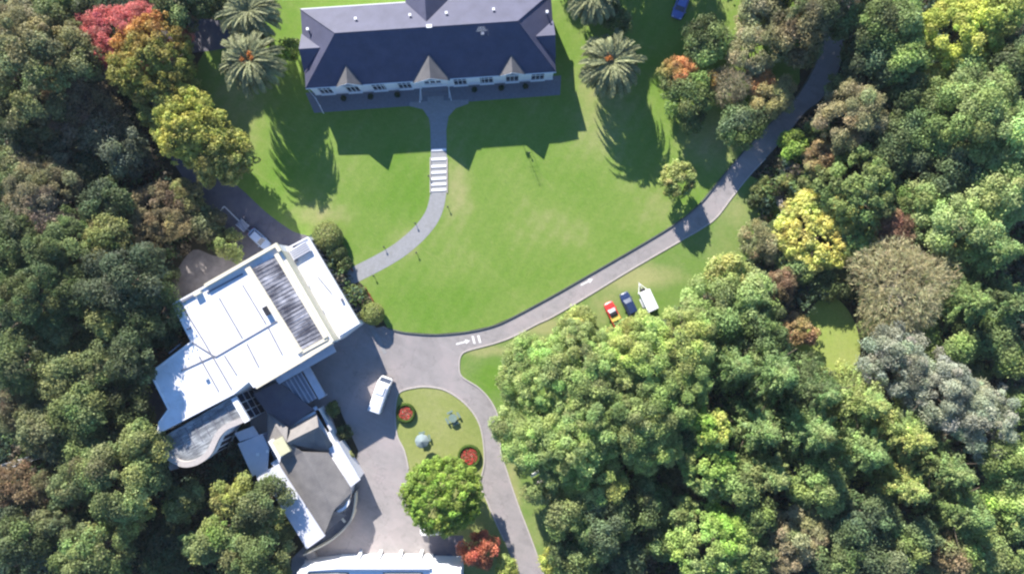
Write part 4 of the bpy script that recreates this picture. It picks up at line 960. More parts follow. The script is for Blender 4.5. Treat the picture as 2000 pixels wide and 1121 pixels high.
# potted shrubs on the terrace
WHERE = {672: 'beneath the left gable', 725: 'between the left gable and the next window', 777: 'just left of the porch', 927: 'right of the porch', 979: 'left of the right gable window', 1026: 'near the right end of the terrace'}
for w_, x_ in EXTRA_POTS:
    r = empty('potted_shrub', w_, 0, 'dark potted shrub on the shaded terrace ' + WHERE[x_], 'potted plant', 'potted shrubs on the terrace')
    m_ = MB(); m_.tube([(0, 0, 0), (0, 0, .45)], [.22, .32], 12); m_.build('pot', M['terrace'], r)
    g = rng; n = 260; d = unit(g.normal(size=(n, 3))); d[:, 2] = np.abs(d[:, 2]); leaf_object('foliage', d * .55 * g.uniform(.6, 1, (n, 1)) + [0, 0, .55], d + g.normal(scale=.5, size=(n, 3)), .13, .5, np.array([[.04, .07, .03]]) * g.uniform(.6, 1.5, (n, 1)), r)

# ------------------------------------------------------------------ palms
def palm(px, py, rpx, h, label, fruit=((.9, .3),), seed=1):
    g = np.random.default_rng(seed); zc = h - 1.6; base = P(px, py, zc); base.z = 0; R = rpx * MPP * (1 - zc / H) * 1.06
    root = empty('palm_tree', base, 0, label, 'palm', 'date palms around the house'); m_ = MB(); pts = []; rs = []
    for k in range(9): pts.append((0, 0, zc * k / 8 - .05)); rs.append(.55 - .1 * (k / 8) + (.18 if k == 8 else 0) + .03 * (k % 2))
    m_.tube(pts, rs, 12); m_.build('trunk', M['greybark'], root, smooth=False)
    c = []; n = []; t = []; s = []; col = []; asp = []
    nf = 104
    for i in range(nf):
        az = i * 2.39996 + g.uniform(-.15, .15); q = (i + .5) / nf; el = math.radians(42 - 60 * q + g.uniform(-6, 6)); L = R * (1.08 if q > .3 else .72) * g.uniform(.92, 1.08)
        base_c = np.array([.27, .285, .15]) * (1.25 - .5 * q) * g.uniform(.8, 1.2) + (np.array([.10, .03, -.02]) * (g.random() < .6) if q > .84 else 0)
        p = np.array([0, 0, zc]); segs = 16; e = el; ds = L / segs; tw = g.uniform(-.3, .3)
        for k in range(segs):
            d = np.array([math.cos(az) * math.cos(e), math.sin(az) * math.cos(e), math.sin(e)]); p = p + d * ds; e -= (.055 + .045 * math.cos(el)) * (k / segs * 1.5 + .25); az += tw * .03
            side = np.array([-math.sin(az), math.cos(az), 0]); up = np.cross(d, side); w = math.sin(math.pi * min(1, (k + 1.2) / (segs + 1.4))) ** .6
            c.append(p - d * ds * .5); n.append(up * (1 if up[2] > 0 else -1)); t.append(d); s.append(ds * .55); asp.append(.26); col.append(base_c * 1.3 + .02)
            for sd in (-1, 1):
                for kk in (0, .5):
                    ld = side * sd * .50 + d * .80 + up * .12 * (1 if up[2] > 0 else -1); ld /= np.linalg.norm(ld); ll = .44 * w + .05
                    c.append(p - d * ds * kk + ld * ll * .95); t.append(ld); nn = np.cross(ld, d * sd); nn = nn if nn[2] > 0 else -nn; n.append(nn + g.normal(scale=.15, size=3)); s.append(ll); asp.append(.24); col.append(base_c * g.uniform(.75, 1.25))
    c, n, t = np.array(c), np.array(n), np.array(t)
    leaf_object('fronds', c, n, np.array(s), np.array(asp), np.array(col), root, t)
    for fx, fy in fruit:
        k = 160; p = g.normal(scale=.2, size=(k, 3)) + [fx, fy, zc + .75]; leaf_object('fruit_cluster', p, g.normal(size=(k, 3)) + [0, 0, 1], .12, .6, np.array([[.55, .22, .06]]) * g.uniform(.7, 1.3, (k, 1)), root)
palm(1195, 122, 64, 8.6, 'large date palm with orange fruit on the lawn right of the house', ((-.9, .2), (-.5, .5)), 1)
palm(487, 118, 63, 10.6, 'date palm with orange fruit left of the house, lower one of the left pair', ((.3, .8), (-.9, -.2), (.7, .1)), 2)
palm(484, 22, 60, 9.8, 'date palm at the top edge left of the house, upper one of the left pair', (), 3)
palm(1158, -10, 52, 10.0, 'date palm cut by the top edge right of the house roof', (), 4)
# ------------------------------------------------------------------ trees and shrubs
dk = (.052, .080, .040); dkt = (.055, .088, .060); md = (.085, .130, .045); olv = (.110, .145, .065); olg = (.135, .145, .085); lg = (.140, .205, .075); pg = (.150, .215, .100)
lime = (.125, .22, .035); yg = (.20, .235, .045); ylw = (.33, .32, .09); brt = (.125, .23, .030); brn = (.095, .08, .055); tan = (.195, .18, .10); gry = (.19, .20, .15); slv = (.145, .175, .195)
pnk = (.36, .105, .135); red = (.28, .055, .045); orr = (.36, .17, .04); mar = (.13, .08, .07); rus = (.30, .15, .07); yol = (.17, .205, .065); cg = (.088, .15, .065); cg2 = (.125, .185, .075); gtw = (.15, .14, .11)
FG = 'trees of the surrounding woodland'
T = [
('b', 265, -195, 85, 15, (md, dk), 'tree beyond the top edge shading the short stretch of road left of the palms', {}),
('b', 1445, 945, 46, 12, (md, cg2), 'mid green tree between the vivid green tree and the narrow cypress', {}),
('b', 1262, 985, 50, 10, (md, dk), 'dark green tree below the cone shaped olive tree', {}),
('b', 1300, 1060, 40, 8, (dkt, md), 'teal green tree in the shade left of the bright green bottom tree', {}),
('b', 1610, 955, 56, 14, (cg2, md), 'green tree in the hollow below the largest cypress', {}),
('b', 1475, 1085, 44, 10, (md, olv), 'green tree at the bottom edge between bright green and brownish grey trees', {}),
('b', 1640, 1085, 48, 12, (md, dkt), 'mid green tree at the bottom edge below the hollow', {}),
('b', 1345, 850, 34, 10, (md, dk), 'dark green narrow tree left of the bright yellow treetop', {}),
('b', 1130, -205, 85, 14, (md, dk), 'tree beyond the top edge whose shade falls behind the right palm', {}),
('b', 1205, -200, 85, 14, (md, dk), 'tree beyond the top edge shading the lawn around the blue car', {}),
('b', 1285, -200, 85, 13.5, (md, olv), 'tree beyond the top edge shading the lawn right of the blue car', {}),
('b', 1520, -60, 64, 11, (md, dk), 'tall tree beyond the top edge left of the upper road', {}),
('b', 1565, -180, 85, 15, (md, dk), 'broad tree well beyond the top edge shading the upper road', {}),
('b', 1625, -110, 75, 15, (dk, md), 'tall tree beyond the top edge over the upper road', {}),
('b', 1622, -5, 44, 13, (dk, brn), 'dark brown tree covering the upper road at the top edge', {}),
('b', 1640, 50, 26, 9, (dk, gtw), 'thin dark treetop leaning over the upper road near the top edge', {}),
('w', 1640, 170, 26, 6, (olv, dk), 'small olive tree on the right bank just above the road bend', {}),
# --- upper left
('w', 35, 45, 55, 11, (gry, olg), 'silvery grey tree in the top left corner of the frame', {}),
('b', 100, 35, 52, 10, (olv, md), 'olive green tree at the top edge left of the red maple', {}),
('b', 165, 20, 32, 7, (dk, dkt), 'dark low tree tucked behind the red maple at the top edge', {}),
('b', 65, 125, 100, 15, (olv, olg), 'largest domed olive tree at the left edge near the top', dict(split=(-.5, .8, .0), lobe=1.2)),
('w', 145, 185, 80, 10, (brn, gtw), 'dull brownish twiggy tree left of the orange tinted tree', {}),
('w', 45, 235, 62, 11, (olg, dk), 'grey olive tree at the left edge below the largest dome', {}),
('w', 248, 74, 84, 8.5, (pnk, (.30, .10, .12)), 'bright pinkish red maple at the top left', dict(name='maple_tree', ell=1.12, leaf=.15, lobe=.6)),
('b', 290, 118, 92, 12, ((.16, .18, .035), (.27, .15, .035)), 'tall tree turning orange on top just below the red maple', dict(split=(-.35, .9, .32), lobe=.75, dens=2.3)),
('b', 318, 185, 62, 10, (yol, yg), 'olive yellow tree between the orange tinted tree and the yellow green one', dict(lobe=.7, dens=2.3)),
('b', 368, 250, 80, 12, ((.235, .27, .04), (.20, .24, .05)), 'yellow green tree overhanging the shaded rear drive', dict(lobe=.7, dens=2.4)),
('b', 430, 305, 62, 10.5, ((.15, .18, .05), yg), 'yellow green tree with orange tips at the bend of the rear drive', dict(lobe=.7, dens=2.4, split=(0, 1, .1))),
('s', 238, 300, 48, 9, ((.075, .11, .09), (.085, .12, .095)), 'low dark teal flat topped tree in the shade left of the yellow trees', dict(cat='tree', name='broadleaf_tree')),
('w', 80, 300, 65, 9, (dk, gtw), 'very dark tree in shade above the pinkish grey twiggy tree', {}),
('t', 190, 245, 55, 8, (gtw, gry), 'leafless grey twiggy tree right of the dull brown one', {}),
('b', 25, 335, 45, 9, (md, olv), 'green tree at the left edge level with the teal tree', {}),
('b', 165, 345, 48, 7, (dkt, dk), 'dark teal tree below the flat topped teal one', {}),
('b', 345, 8, 50, 10, (dk, olv), 'dark olive tree above the upper shaded road by the red maple', {}),
('b', 402, -2, 40, 9, (dk, md), 'dark tree at the top edge just left of the upper palm', {}),
('b', 565, 95, 24, 5, (md, lime), 'small green tree between the palms and the left roof corner', {}),
# --- left middle
('w', 85, 395, 75, 12, ((.20, .17, .14), olg), 'pinkish grey twiggy topped tree in the left wood', dict(split=(0, 1, 0))),
('b', 30, 465, 68, 13, (md, dk), 'dense green tree touching the left edge at mid height', {}),
('w', 125, 480, 74, 13, (md, cg2), 'wide fine leaved green tree below the pinkish grey one', {}),
('w', 65, 570, 75, 14, (md, cg), 'wide mid green tree nearest the left edge above the olive ones', {}),
('b', 160, 560, 62, 12, (dk, md), 'dark green tree right of the wide mid green tree', {}),
('w', 300, 425, 70, 6.5, (tan, (.14, .12, .08)), 'brownish tan tree above the worn concrete yard', dict(split=(0, 1, .1))),
('w', 355, 385, 42, 5, (yol, tan), 'yellowish tan tree beside the bottom of the rear drive', {}),
('b', 205, 480, 52, 12, (yol, md), 'olive yellow tree left of the brownish tan tree', {}),
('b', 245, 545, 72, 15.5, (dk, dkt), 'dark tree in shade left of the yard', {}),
('b', 200, 400, 50, 10, (md, dkt), 'grey green tree between the pinkish grey and tan trees', {}),
('b', 325, 540, 26, 3.2, (md, dk), 'small green tree overhanging the left end of the worn yard', {}),
('b', 398, 436, 40, 4, (olv, olg), 'olive tree right of the brownish tan tree', {}),
('s', 445, 480, 33, 4.2, (lg, yol), 'rounded light green shrub beside the worn yard behind the white roof', {}),
('b', 218, 620, 46, 12, (yol, lg), 'sunlit yellow green tree in the middle of the left wood', {}),
('b', 145, 590, 26, 11, (yg, yol), 'small yellow green treetop left of the sunlit yellow green tree', {}),
('b', 118, 655, 46, 10, (olv, md), 'olive green tree below the small yellow green treetop', {}),
('b', 285, 620, 62, 13, (dk, md), 'dark green tree against the upper left side of the white roof', {}),
('b', 308, 642, 24, 9, (md, dkt), 'small teal green treetop beside the left corner of the white roof', {}),
('b', 40, 700, 58, 12, (olv, md), 'olive tree at the left edge above the boardwalk', {}),
('b', 125, 735, 58, 11, (olv, yol), 'light olive tree halfway between left edge and white roof', {}),
('b', 205, 715, 50, 11, (md, olv), 'mid green tree left of the blue shaded roof corner', {}),
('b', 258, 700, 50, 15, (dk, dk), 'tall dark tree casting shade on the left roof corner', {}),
('b', 240, 790, 52, 9, (dk, md), 'dark tree left of the conservatory', {}),
('w', 40, 800, 50, 9, (olv, brn), 'brownish olive tree just above the boardwalk at the left', {}),
('b', 80, 850, 52, 11, (olv, olg), 'grey olive tree above the right end of the boardwalk', {}),
('b', 160, 800, 58, 12, (md, lg), 'fresh green tree above the walkway to its right', {}),
('b', 155, 865, 42, 10, (lg, md), 'light green tree right of the boardwalk', {}),
('w', 25, 950, 48, 8, ((.16, .12, .08), brn), 'pinkish brown twiggy tree below the boardwalk at the left edge', {}),
('w', 85, 955, 36, 7, (brn, olv), 'dull brown small tree just below the boardwalk', {}),
('b', 225, 940, 82, 14, (olv, lg), 'large pale green tree left of the conservatory curve', {}),
('b', 275, 870, 46, 12, (yol, lg), 'yellow green treetop nearest the rounded conservatory', {}),
('b', 245, 1005, 44, 11, (yg, yol), 'yellowest treetop below the large pale green tree', {}),
('b', 175, 1085, 72, 13, (lg, md), 'green tree cut by the bottom edge right of the lower left corner', {}),
('b', 35, 1055, 58, 11, (dk, md), 'dark green tree in the lower left corner', {}),
('b', 108, 1020, 42, 9, (olv, dk), 'olive tree between the lower left corner and the pale green tree', {}),
('b', 140, 945, 45, 11, (md, olv), 'mid green tree left of the large pale green one', {}),
('b', 355, 985, 38, 7, (lg, yol), 'rounded green tree with pinkish tips below the conservatory', {}),
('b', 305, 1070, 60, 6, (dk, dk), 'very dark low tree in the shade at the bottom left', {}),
('b', 345, 1050, 34, 6, (dk, md), 'small dark tree right of the very dark low one', {}),
('b', 452, 970, 40, 9, (yol, yg), 'yellow green tree with an orange tip beside the long white roof', {}),
('b', 508, 985, 50, 10, (olv, md), 'dome of olive green foliage touching the long white roof', {}),
('b', 440, 1035, 46, 9, (brt, lg), 'bright green tree in the cluster left of the long white roof', {}),
('b', 395, 1060, 42, 9, (yol, lg), 'yellowish tree at the left of the cluster by the long white roof', {}),
('b', 495, 1085, 62, 11, (lg, md), 'green tree cut by the bottom edge left of the long white roof end', {}),
('o', 553, 1035, 24, 4, (yol, md), 'rounded olive shrub against the long white roof', {}),
('b', 540, 1115, 26, 5, (yol, lg), 'small yellow green tree at the bottom edge left of the villa', {}),
# --- clipped shrubs by the white building
('o', 638, 462, 30, 3.0, (lg, (.2, .22, .08)), 'large clipped round shrub at the top corner of the white building', {}),
('o', 657, 494, 20, 2.2, (dk, md), 'dark shrub standing in for the shadow of the large round one', {}),  # dark foliage placed where the large shrub's shadow falls
('s', 668, 515, 18, 2.0, (md, dk), 'leafy shrub at the end of the curved path by the white building', {}),
('s', 648, 520, 12, 1.6, (lg, yol), 'small light shrub against the white building wall', {}),
('s', 686, 570, 14, 1.2, (md, brt), 'low shrub in the bed just below the curved path', {}),
('s', 702, 576, 15, 1.2, (md, dk), 'dark low shrub nearest the lawn below the curved path', {}),
('s', 712, 592, 12, 1.1, (md, lg), 'low shrub above the clipped round shrub by the forecourt', {}),
('o', 727, 613, 22, 2.8, (lg, yol), 'clipped round shrub at the forecourt corner of the lawn', {}),
('s', 708, 620, 11, 1.5, (lg, md), 'small light shrub at the right corner of the white roof', {}),
('s', 672, 845, 15, 2.0, (md, dk), 'dark shrub in the narrow bed beside the forecourt', {}),
('s', 650, 800, 15, 2.0, (dk, md), 'shrub in shadow at the upper end of the narrow forecourt bed', {}),
('s', 684, 888, 9, 1.6, (lg, yol), 'smallest light shrub at the lower end of the narrow forecourt bed', {}),
# --- centre bottom
('b', 862, 972, 74, 9.5, ((.105, .195, .02), (.14, .23, .028)), 'bright green round tree on the island lawn', dict(lobe=.6, irr=.015, leaf=.19, dens=2.6)),
('w', 936, 1075, 37, 6, (red, rus), 'small red maple below the bright green round tree', dict(name='maple_tree')),
('b', 990, 1112, 24, 4, (yg, lg), 'yellow green small tree at the bottom edge beside the red maple', {}),
('b', 1085, 1095, 30, 5, (yg, lg), 'yellow green small tree at the bottom edge right of the lower drive', {}),
('b', 1325, 350, 37, 6.0, (yol, olv), 'small solitary round tree on the lawn beside the driveway', dict(lobe=.55, dens=2.6, irr=.03)),
# --- upper right
('b', 1205, 35, 32, 6, (olv, dk), 'dark olive small tree behind the right palm at the top', {}),
('b', 1385, 75, 46, 7, (lg, dk), 'pale green tree right of the lawn near the top edge', dict(split=(-.6, .7, -.1))),
('w', 1478, 85, 58, 7, (gry, gtw), 'feathery grey tan tree left of the upper road', {}),
('w', 1322, 140, 36, 6, (rus, olv), 'orange brown feathery small tree at the lawn edge upper right', {}),
('b', 1383, 155, 21, 5, (orr, yol), 'small orange yellow tree among grey ones at the lawn edge', {}),
('b', 1350, 190, 48, 7, (md, dk), 'dark green tree on the lawn below the orange small tree', {}),
('t', 1428, 165, 40, 6, (gtw, gry), 'bare grey twiggy tree between the orange and rusty trees', {}),
('w', 1490, 160, 34, 5, (rus, gtw), 'rusty tinted tree next to the bare grey one', {}),
('w', 1510, 188, 44, 5.5, (olg, tan), 'grey olive feathery tree overhanging the upper drive', {}),
('b', 1452, 243, 45, 6, (md, dkt), 'green tree shading the drive where it leaves the lawn', {}),
('b', 1350, 235, 28, 5, (dk, md), 'small dark tree standing in for leaf shadow on the lawn at upper right', {}),  # dark foliage in place of a leaf shadow on the grass
('b', 1498, 15, 48, 9, (md, gry), 'grey green tree at the top edge left of the upper road', {}),
('b', 1560, 62, 54, 12, (dk, brn), 'dark brownish tree on the left bank of the upper road', {}),
('w', 1596, 12, 46, 14, (dk, gtw), 'dark twiggy tree hanging over the upper road at the top edge', {}),
('b', 1700, 45, 58, 12, (dk, md), 'dark green tree right of the upper road at the top', {}),
('b', 1705, 130, 55, 10, (dk, dkt), 'dark tree on the right bank of the upper road', {}),
('b', 1765, 40, 45, 12, (md, pg), 'teal green tree between the dark one and the lime tree', {}),
('b', 1775, 110, 44, 11, (lg, md), 'fresh green narrow tree left of the lime yellow tree', {}),
('b', 1885, 60, 78, 12, (yg, (.20, .25, .04)), 'bright lime yellow tree near the top right corner', dict(lobe=.9)),
('b', 1965, 15, 52, 12, (yg, yol), 'lime tree in the top right corner', {}),
('b', 1832, 150, 26, 7, (ylw, yg), 'small golden tree below the lime yellow tree', {}),
('t', 1895, 165, 46, 8, (gtw, gry), 'bare grey tree under the shade of the lime yellow tree', {}),
('b', 1780, 190, 52, 9, (dk, md), 'dark green tree left of the small golden tree', {}),
('w', 1668, 225, 66, 11, (olg, gtw), 'large grey olive tree right of the road bend', {}),
('s', 1556, 288, 36, 4.5, (lime, brt), 'vivid lime green shrub beside the driveway', {}),
('w', 1603, 312, 36, 6, (tan, (.17, .12, .08)), 'tan twiggy tree right of the vivid lime shrub', {}),
('b', 1598, 250, 26, 5, (dk, md), 'small dark green tree between road and large grey olive tree', {}),
('b', 1730, 290, 66, 9, (dk, dk), 'dark tree in shade below the large grey olive tree', {}),
('b', 1800, 265, 66, 9, (dkt, md), 'dark teal tree in the upper right wood', {}),
('b', 1925, 165, 62, 12, (md, pg), 'green tree near the right edge below the bare grey tree', {}),
('b', 1900, 235, 78, 14, (pg, md), 'large pale green dome near the right edge upper half', {}),
('b', 1975, 255, 60, 14, (pg, lg), 'pale green tree cut by the right edge upper half', {}),
('b', 1990, 120, 52, 12, (md, dk), 'dark green tree cut by the right edge below the corner lime tree', {}),
('b', 1682, 365, 74, 11, ((.105, .15, .06), md), 'wide flat topped green tree above the yellow tree', dict(lobe=.8)),
('b', 1870, 335, 62, 10, (dkt, dk), 'dark teal tree left of the pale green pair at the right edge', {}),
('b', 1965, 365, 66, 13, (pg, lg), 'sunlit pale green tree at the right edge mid height', {}),
('b', 1895, 435, 78, 13, (pg, (.17, .24, .10)), 'largest pale green tree in the right wood above the conifers', {}),
('b', 1795, 395, 42, 9, (md, pg), 'mid green tree between the flat topped tree and the pale green one', {}),
('b', 1795, 445, 34, 8, (md, dk), 'small deep green tree above the tan willow', {}),
('b', 1606, 450, 76, 6.2, (ylw, (.24, .28, .08)), 'bright yellow autumn tree in the right wood', dict(lobe=.6, dens=2.6, irr=.03, ell=1.15)),
('b', 1676, 470, 44, 6.6, (lg, md), 'green tree growing into the right side of the yellow autumn tree', dict(lobe=.7)),
('s', 1540, 352, 22, 3, (yol, lg), 'yellowish shrub beside the grey garden wall', {}),
('s', 1492, 368, 26, 2.8, (md, yol), 'low green hedge shrub at the right verge of the driveway', {}),
('s', 1478, 390, 18, 2.5, (dk, md), 'dark shrub beside the stone steps', {}),
('o', 1522, 445, 19, 3, (md, dk), 'dark clipped ball shrub left of the yellow autumn tree', {}),
('s', 1570, 360, 30, 4, (lg, md), 'green shrub above the stone steps', {}),
('w', 1487, 475, 38, 5, (gry, olg), 'grey wispy tree at the edge of the verge lawn', {}),
('b', 1560, 515, 38, 4.5, (pg, md), 'pale green tree below the yellow autumn tree', {}),
('b', 1620, 540, 44, 3.4, (dk, dk), 'dark tree in the shadow of the yellow tree', {}),
('w', 1755, 440, 46, 8, (mar, (.19, .10, .08)), 'maroon twiggy tree above the tan willow', {}),
('t', 1765, 560, 100, 12, ((.25, .26, .18), (.20, .205, .135)), 'large tan weeping willow with hanging bare twigs', dict(name='willow_tree', leaf=.42)),
('b', 1842, 478, 26, 7, (rus, yol), 'small rusty orange tree at the upper right of the tan willow', {}),
# --- right
('c', 1950, 490, 66, 17, (cg2, cg), 'tall green conifer at the right edge below the pale green trees', {}),
('c', 1895, 590, 72, 17, (cg, md), 'green conifer right of the tan willow', {}),
('c', 1985, 590, 60, 17, (cg, dk), 'conifer cut by the right edge level with the willow', {}),
('b', 1860, 670, 52, 10, (lg, md), 'light green tree between willow and silver blue trees', {}),
('b', 1950, 690, 62, 10, (dk, md), 'dark tree at the right edge above the silver blue trees', {}),
('b', 1425, 545, 46, 9, (lg, yol), 'light green tree at the verge lawn right of the trailer', {}),
('w', 1525, 560, 32, 6, (mar, brn), 'maroon bush like tree below the grey wispy tree', {}),
('b', 1470, 585, 55, 11, (md, pg), 'green tree between the verge lawn and the maroon tree', {}),
('b', 1400, 610, 62, 11, (pg, md), 'blue green tree right of the parked trailer', {}),
('b', 1490, 645, 52, 11, (md, dk), 'deep green tree left of the reddish tree by the clearing', {}),
('w', 1558, 645, 34, 4, ((.24, .14, .11), (.19, .16, .08)), 'reddish thin tree at the left edge of the small clearing', {}),
('b', 1588, 560, 24, 2.6, (md, dk), 'dark green tree at the top of the small clearing', {}),
('w', 1712, 590, 32, 4, (gry, md), 'grey green feathery tree between clearing and willow', {}),
('b', 1718, 655, 34, 6, (olv, md), 'olive tree below the grey green feathery one by the clearing', {}),
('w', 1755, 708, 64, 13, (slv, (.14, .16, .165)), 'uppermost silver blue tree of the silver row', dict(ell=1.15, rot=-.6)),
('w', 1835, 765, 68, 13, (slv, (.16, .175, .18)), 'middle silver blue tree of the silver row', dict(ell=1.1, rot=-.6)),
('w', 1925, 820, 66, 13, (slv, (.16, .19, .19)), 'lowest silver blue tree of the silver row near the right edge', dict(ell=1.15, rot=-.6)),
('b', 1985, 790, 35, 9, (dk, md), 'dark tree at the right edge beside the silver row', {}),
# --- conifers lower right
('c', 1440, 715, 66, 19, (cg, md), 'green cypress right of the big feathery trees, highest in the frame of the cypress group', {}),
('c', 1520, 730, 82, 21, (cg, cg2), 'dark green cypress below the reddish thin tree', {}),
('c', 1600, 765, 74, 21, (cg, dk), 'green cypress just below the small clearing', {}),
('c', 1695, 785, 72, 20, (yol, cg2), 'yellow green sunlit cypress left of the silver row', {}),
('c', 1775, 850, 80, 20, (yol, cg2), 'yellowish cypress touching the middle silver tree', {}),
('c', 1490, 840, 70, 19, (cg2, cg), 'cypress right of the bright yellow treetop', {}),
('c', 1590, 840, 88, 22, (cg, cg2), 'largest dark green cypress in the middle of the cypress group', {}),
('c', 1690, 880, 82, 20, (cg2, cg), 'mid green cypress right of the largest dark one', {}),
('c', 1515, 930, 52, 16, (cg2, olv), 'narrow cypress below the one beside the bright yellow treetop', {}),
('c', 1770, 950, 70, 18, (cg2, yol), 'cypress with yellow tips in the lower right wood', {}),
('c', 1860, 920, 66, 17, (cg, olv), 'olive cypress below the lowest silver tree', {}),
('c', 1890, 1000, 78, 18, (cg, md), 'grey green cypress near the lower right corner', {}),
('b', 1975, 900, 52, 12, (lg, md), 'bright green tree at the right edge below the silver row', {}),
('b', 1985, 985, 46, 11, (lg, brt), 'light green tree at the right edge above the corner', {}),
('b', 1950, 1080, 70, 12, (md, lg), 'green tree in the lower right corner', {}),
('b', 1860, 1090, 52, 10, (md, brn), 'brown tinted green tree at the bottom edge near the right corner', {}),
('b', 1390, 835, 40, 13, (ylw, lime), 'bright yellow treetop between feathery trees and cypresses', dict(lobe=.6)),
('b', 1385, 915, 54, 12, (brt, lg), 'vivid green tree directly below the bright yellow treetop', dict(lobe=.7)),
('w', 1555, 1050, 62, 11, (gtw, olg), 'brownish grey tree at the bottom below the cypresses', {}),
('b', 1395, 1065, 78, 12, (brt, lg), 'bright green tree cut by the bottom edge right of centre', dict(lobe=.8)),
('b', 1330, 1000, 34, 9, (olv, md), 'small olive tree above the bright green tree at the bottom', {}),
('b', 1480, 1010, 40, 11, (dk, md), 'small dark tree above the brownish grey tree at the bottom', {}),
('b', 1690, 1005, 60, 13, (dk, dkt), 'dark tree in the shade under the cypresses', {}),
('b', 1715, 1085, 60, 12, (dk, dkt), 'dark tree at the bottom edge below the cypresses', {}),
('b', 1790, 1060, 48, 12, (dkt, md), 'dark teal tree at the bottom edge right of the shade', {}),
# --- big feathery trees, centre right
('w', 1060, 735, 80, 17, (olv, lg), 'feathery olive tree nearest the drive junction', dict(dens=2.3, irr=.06, lobe=.8)),
('w', 1150, 725, 92, 18, (lg, olv), 'feathery tree in the middle of the row facing the parked vehicles', dict(dens=2.3, irr=.06, lobe=.8)),
('w', 1040, 850, 72, 16, (lg, olv), 'feathery tree closest to the bend of the loop drive', dict(dens=2.0, irr=.08)),
('w', 1130, 840, 96, 19, (olv, lg), 'largest feathery tree in the middle of the big group', dict(dens=2.3, irr=.06, lobe=.8)),
('w', 1250, 700, 78, 17, (yol, lg), 'pale feathery tree just below the parked trailer', dict(dens=2.0)),
('w', 1335, 680, 72, 16, (yol, lg), 'yellowish feathery tree left of the cypresses', dict(dens=2.0)),
('w', 1235, 805, 88, 18, (olv, md), 'feathery olive tree right of the largest one', dict(dens=2.1)),
('w', 1305, 770, 70, 16, (lg, md), 'feathery green tree above the bright yellow treetop', dict(dens=2.0)),
('w', 1275, 865, 58, 14, (lg, yol), 'feathery yellow green tree left of the bright yellow treetop', dict(dens=2.0)),
('b', 1130, 640, 38, 8, (yol, lg), 'yellow green tree at the verge left of the red pickup', {}),
('w', 1060, 935, 52, 12, (md, olv), 'green feathery tree above the white garden bench', dict(dens=1.9)),
('w', 1160, 930, 66, 14, (md, yol), 'green feathery tree left of the cone shaped olive tree', dict(dens=1.9)),
('c', 1262, 910, 36, 11, (yol, olv), 'cone shaped olive tree beside the dark gap', {}),
('b', 1110, 1000, 58, 12, (md, olv), 'dark green tree right of the lower drive', {}),
('b', 1180, 1025, 66, 13, (md, dkt), 'dark teal green tree in shade right of the lower drive', {}),
('b', 1130, 1085, 52, 9, (md, dk), 'green tree at the bottom edge right of the yellow green small tree', {}),
('b', 1215, 1100, 48, 9, (dkt, dk), 'dark tree at the bottom edge left of the black gap', {}),
('b', 1330, 935, 40, 6, (dk, brn), 'low dark tree in the gap right of the cone shaped tree', {}),
]
for i, (k, x, y, r, h, cols, lab, kw) in enumerate(T):
    kw = dict(kw)
    if h > 12 and y > 300 and x > 700: h = 12 + (h - 12) * .6
    if k in 'bwc' and (x > 1380 or y > 600 or x < 260): r *= 1.08
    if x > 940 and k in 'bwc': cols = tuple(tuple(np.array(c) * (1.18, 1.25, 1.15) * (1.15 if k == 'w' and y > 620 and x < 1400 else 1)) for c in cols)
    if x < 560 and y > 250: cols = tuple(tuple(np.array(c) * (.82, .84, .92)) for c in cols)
    cat = kw.pop('cat', 'shrub' if k in 'so' else 'tree')
    tree(k, x, y, r, h, cols, lab, cat=cat, seed=100 + i, **kw)

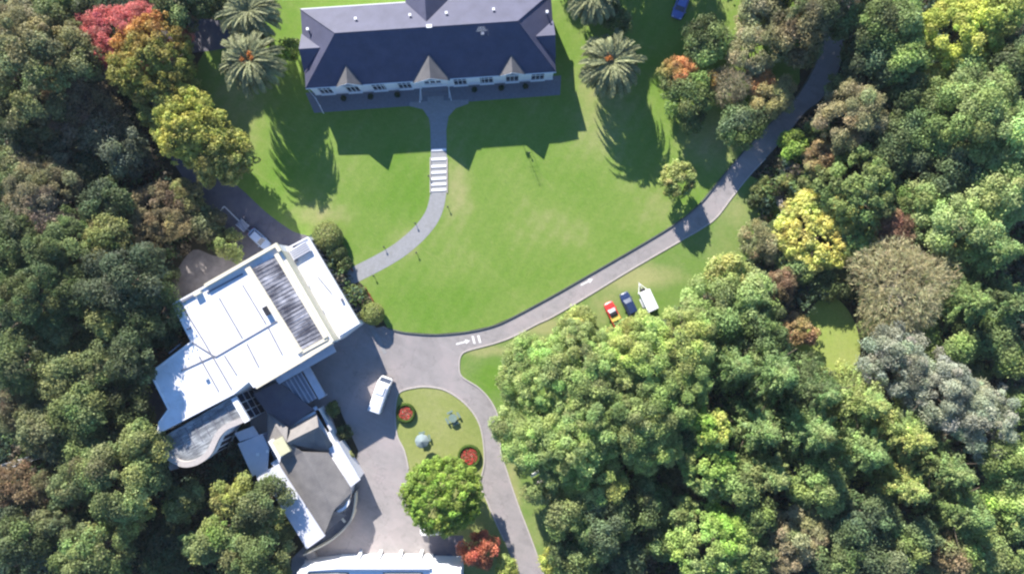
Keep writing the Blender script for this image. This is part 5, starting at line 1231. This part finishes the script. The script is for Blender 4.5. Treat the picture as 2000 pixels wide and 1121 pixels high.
# ------------------------------------------------------------------ low growth between the trees
def undergrowth():
    n = 44000
    px = rng.uniform(-160, 2160, n); py = rng.uniform(-130, 1250, n); keep = np.ones(n, bool)
    def inside(poly):
        x, y = px, py; c = np.zeros(n, bool); j = len(poly) - 1
        for i in range(len(poly)):
            xi, yi = poly[i]; xj, yj = poly[j]; m = ((yi > y) != (yj > y)) & (x < (xj - xi) * (y - yi) / ((yj - yi) or 1e-9) + xi); c ^= m; j = i
        return c
    def area(name):
        return [((v.co.x / MPP) + 1000, 560.5 - v.co.y / MPP) for v in bpy.data.objects[name].data.vertices]
    LM = list(LAWN_MAIN)
    for poly in (LM, drive, isl, [(p[0], p[1]) for p in VERGE] + [(1085, 1190), (1130, 1000), (1110, 850), (1040, 700), (1100, 650), (1300, 600), (1440, 520), (1470, 420)], area('rear_drive'), area('yard'), area('yard.001'), area('clearing'), area('garden_path'), OUT, ring, [(440, 830), (600, 760), (720, 960), (600, 1090), (580, 1200), (920, 1200), (920, 1050), (700, 1000)], [(555, -100), (1110, -100), (1110, 215), (600, 215)], [(440, 20), (480, 300), (600, 300), (600, -60), (470, -60)]):
        for ox, oy in ((0, 0), (16, 0), (-16, 0), (0, 16), (0, -16)):
            px += ox; py += oy; keep &= ~inside(poly); px -= ox; py -= oy
    x, y = px[keep], py[keep]; m = len(x); r = rng.uniform(.5, 1.3, m)
    c = np.stack([(x - 1000) * MPP, (560.5 - y) * MPP, r * .35 + rng.uniform(0, 2.6, m) * (rng.random(m) < .5)], 1)
    p, nn, idx = leaves_on_lobes(c, r, .34, .6, .38, zmin=0, jit=.7)
    pal = np.array([dk, dkt, brn, md, (.05, .05, .03), olv]); w = smoothnoise(c * .25, .6, 5) * 2 + rng.normal(scale=1, size=m) + 2.2
    col = pal[np.clip(w, 0, 5).astype(int)][idx] * rng.uniform(.6, 1.3, (len(p), 1)) * 1.8
    o = leaf_object('undergrowth', p, nn, .3 * rng.uniform(.6, 1.3, len(p)), .6, col); tag(o, 'tangled dark ferns and low bushes between the woodland trees', 'undergrowth', kind='stuff')
undergrowth()
# red flower edging by the white building
def edging(pts, lab):
    L = [P(*p) for p in smooth_line(pts, 8)]; n = 500; t = rng.uniform(0, len(L) - 1.001, n); i = t.astype(int); f = t - i
    a = np.array([tuple(v) for v in L]); p = a[i] * (1 - f[:, None]) + a[i + 1] * f[:, None] + rng.normal(scale=.1, size=(n, 3)); p[:, 2] = rng.uniform(.05, .3, n)
    col = np.where((rng.random(n) < .65)[:, None], [[.55, .10, .07]], [[.10, .15, .04]]); o = leaf_object('flower_border', p, rng.normal(scale=.4, size=(n, 3)) + [0, 0, 1], .08, .7, col); tag(o, lab, 'flower border', kind='stuff')
edging([(655, 452), (668, 480), (680, 508), (689, 530)], 'thin red flower border along the lawn above the curved path')
edging([(712, 562), (722, 578), (732, 595)], 'short red flower border along the lawn below the curved path')

# ------------------------------------------------------------------ thin haze added to lift the dark gaps, between the camera and the ground
hz = MB(); hz.box((0, 0, 61), (1000, 1000, 124)); hzm = bpy.data.materials.new('haze'); hzm.use_nodes = True; hn = hzm.node_tree
hn.nodes.remove(hn.nodes['Principled BSDF']); pv = hn.nodes.new('ShaderNodeVolumePrincipled'); pv.inputs['Color'].default_value = (.85, .9, 1, 1); pv.inputs['Density'].default_value = .00006
hn.links.new(pv.outputs[0], hn.nodes['Material Output'].inputs['Volume']); ho = hz.build('haze', hzm); ho['kind'] = 'stuff'
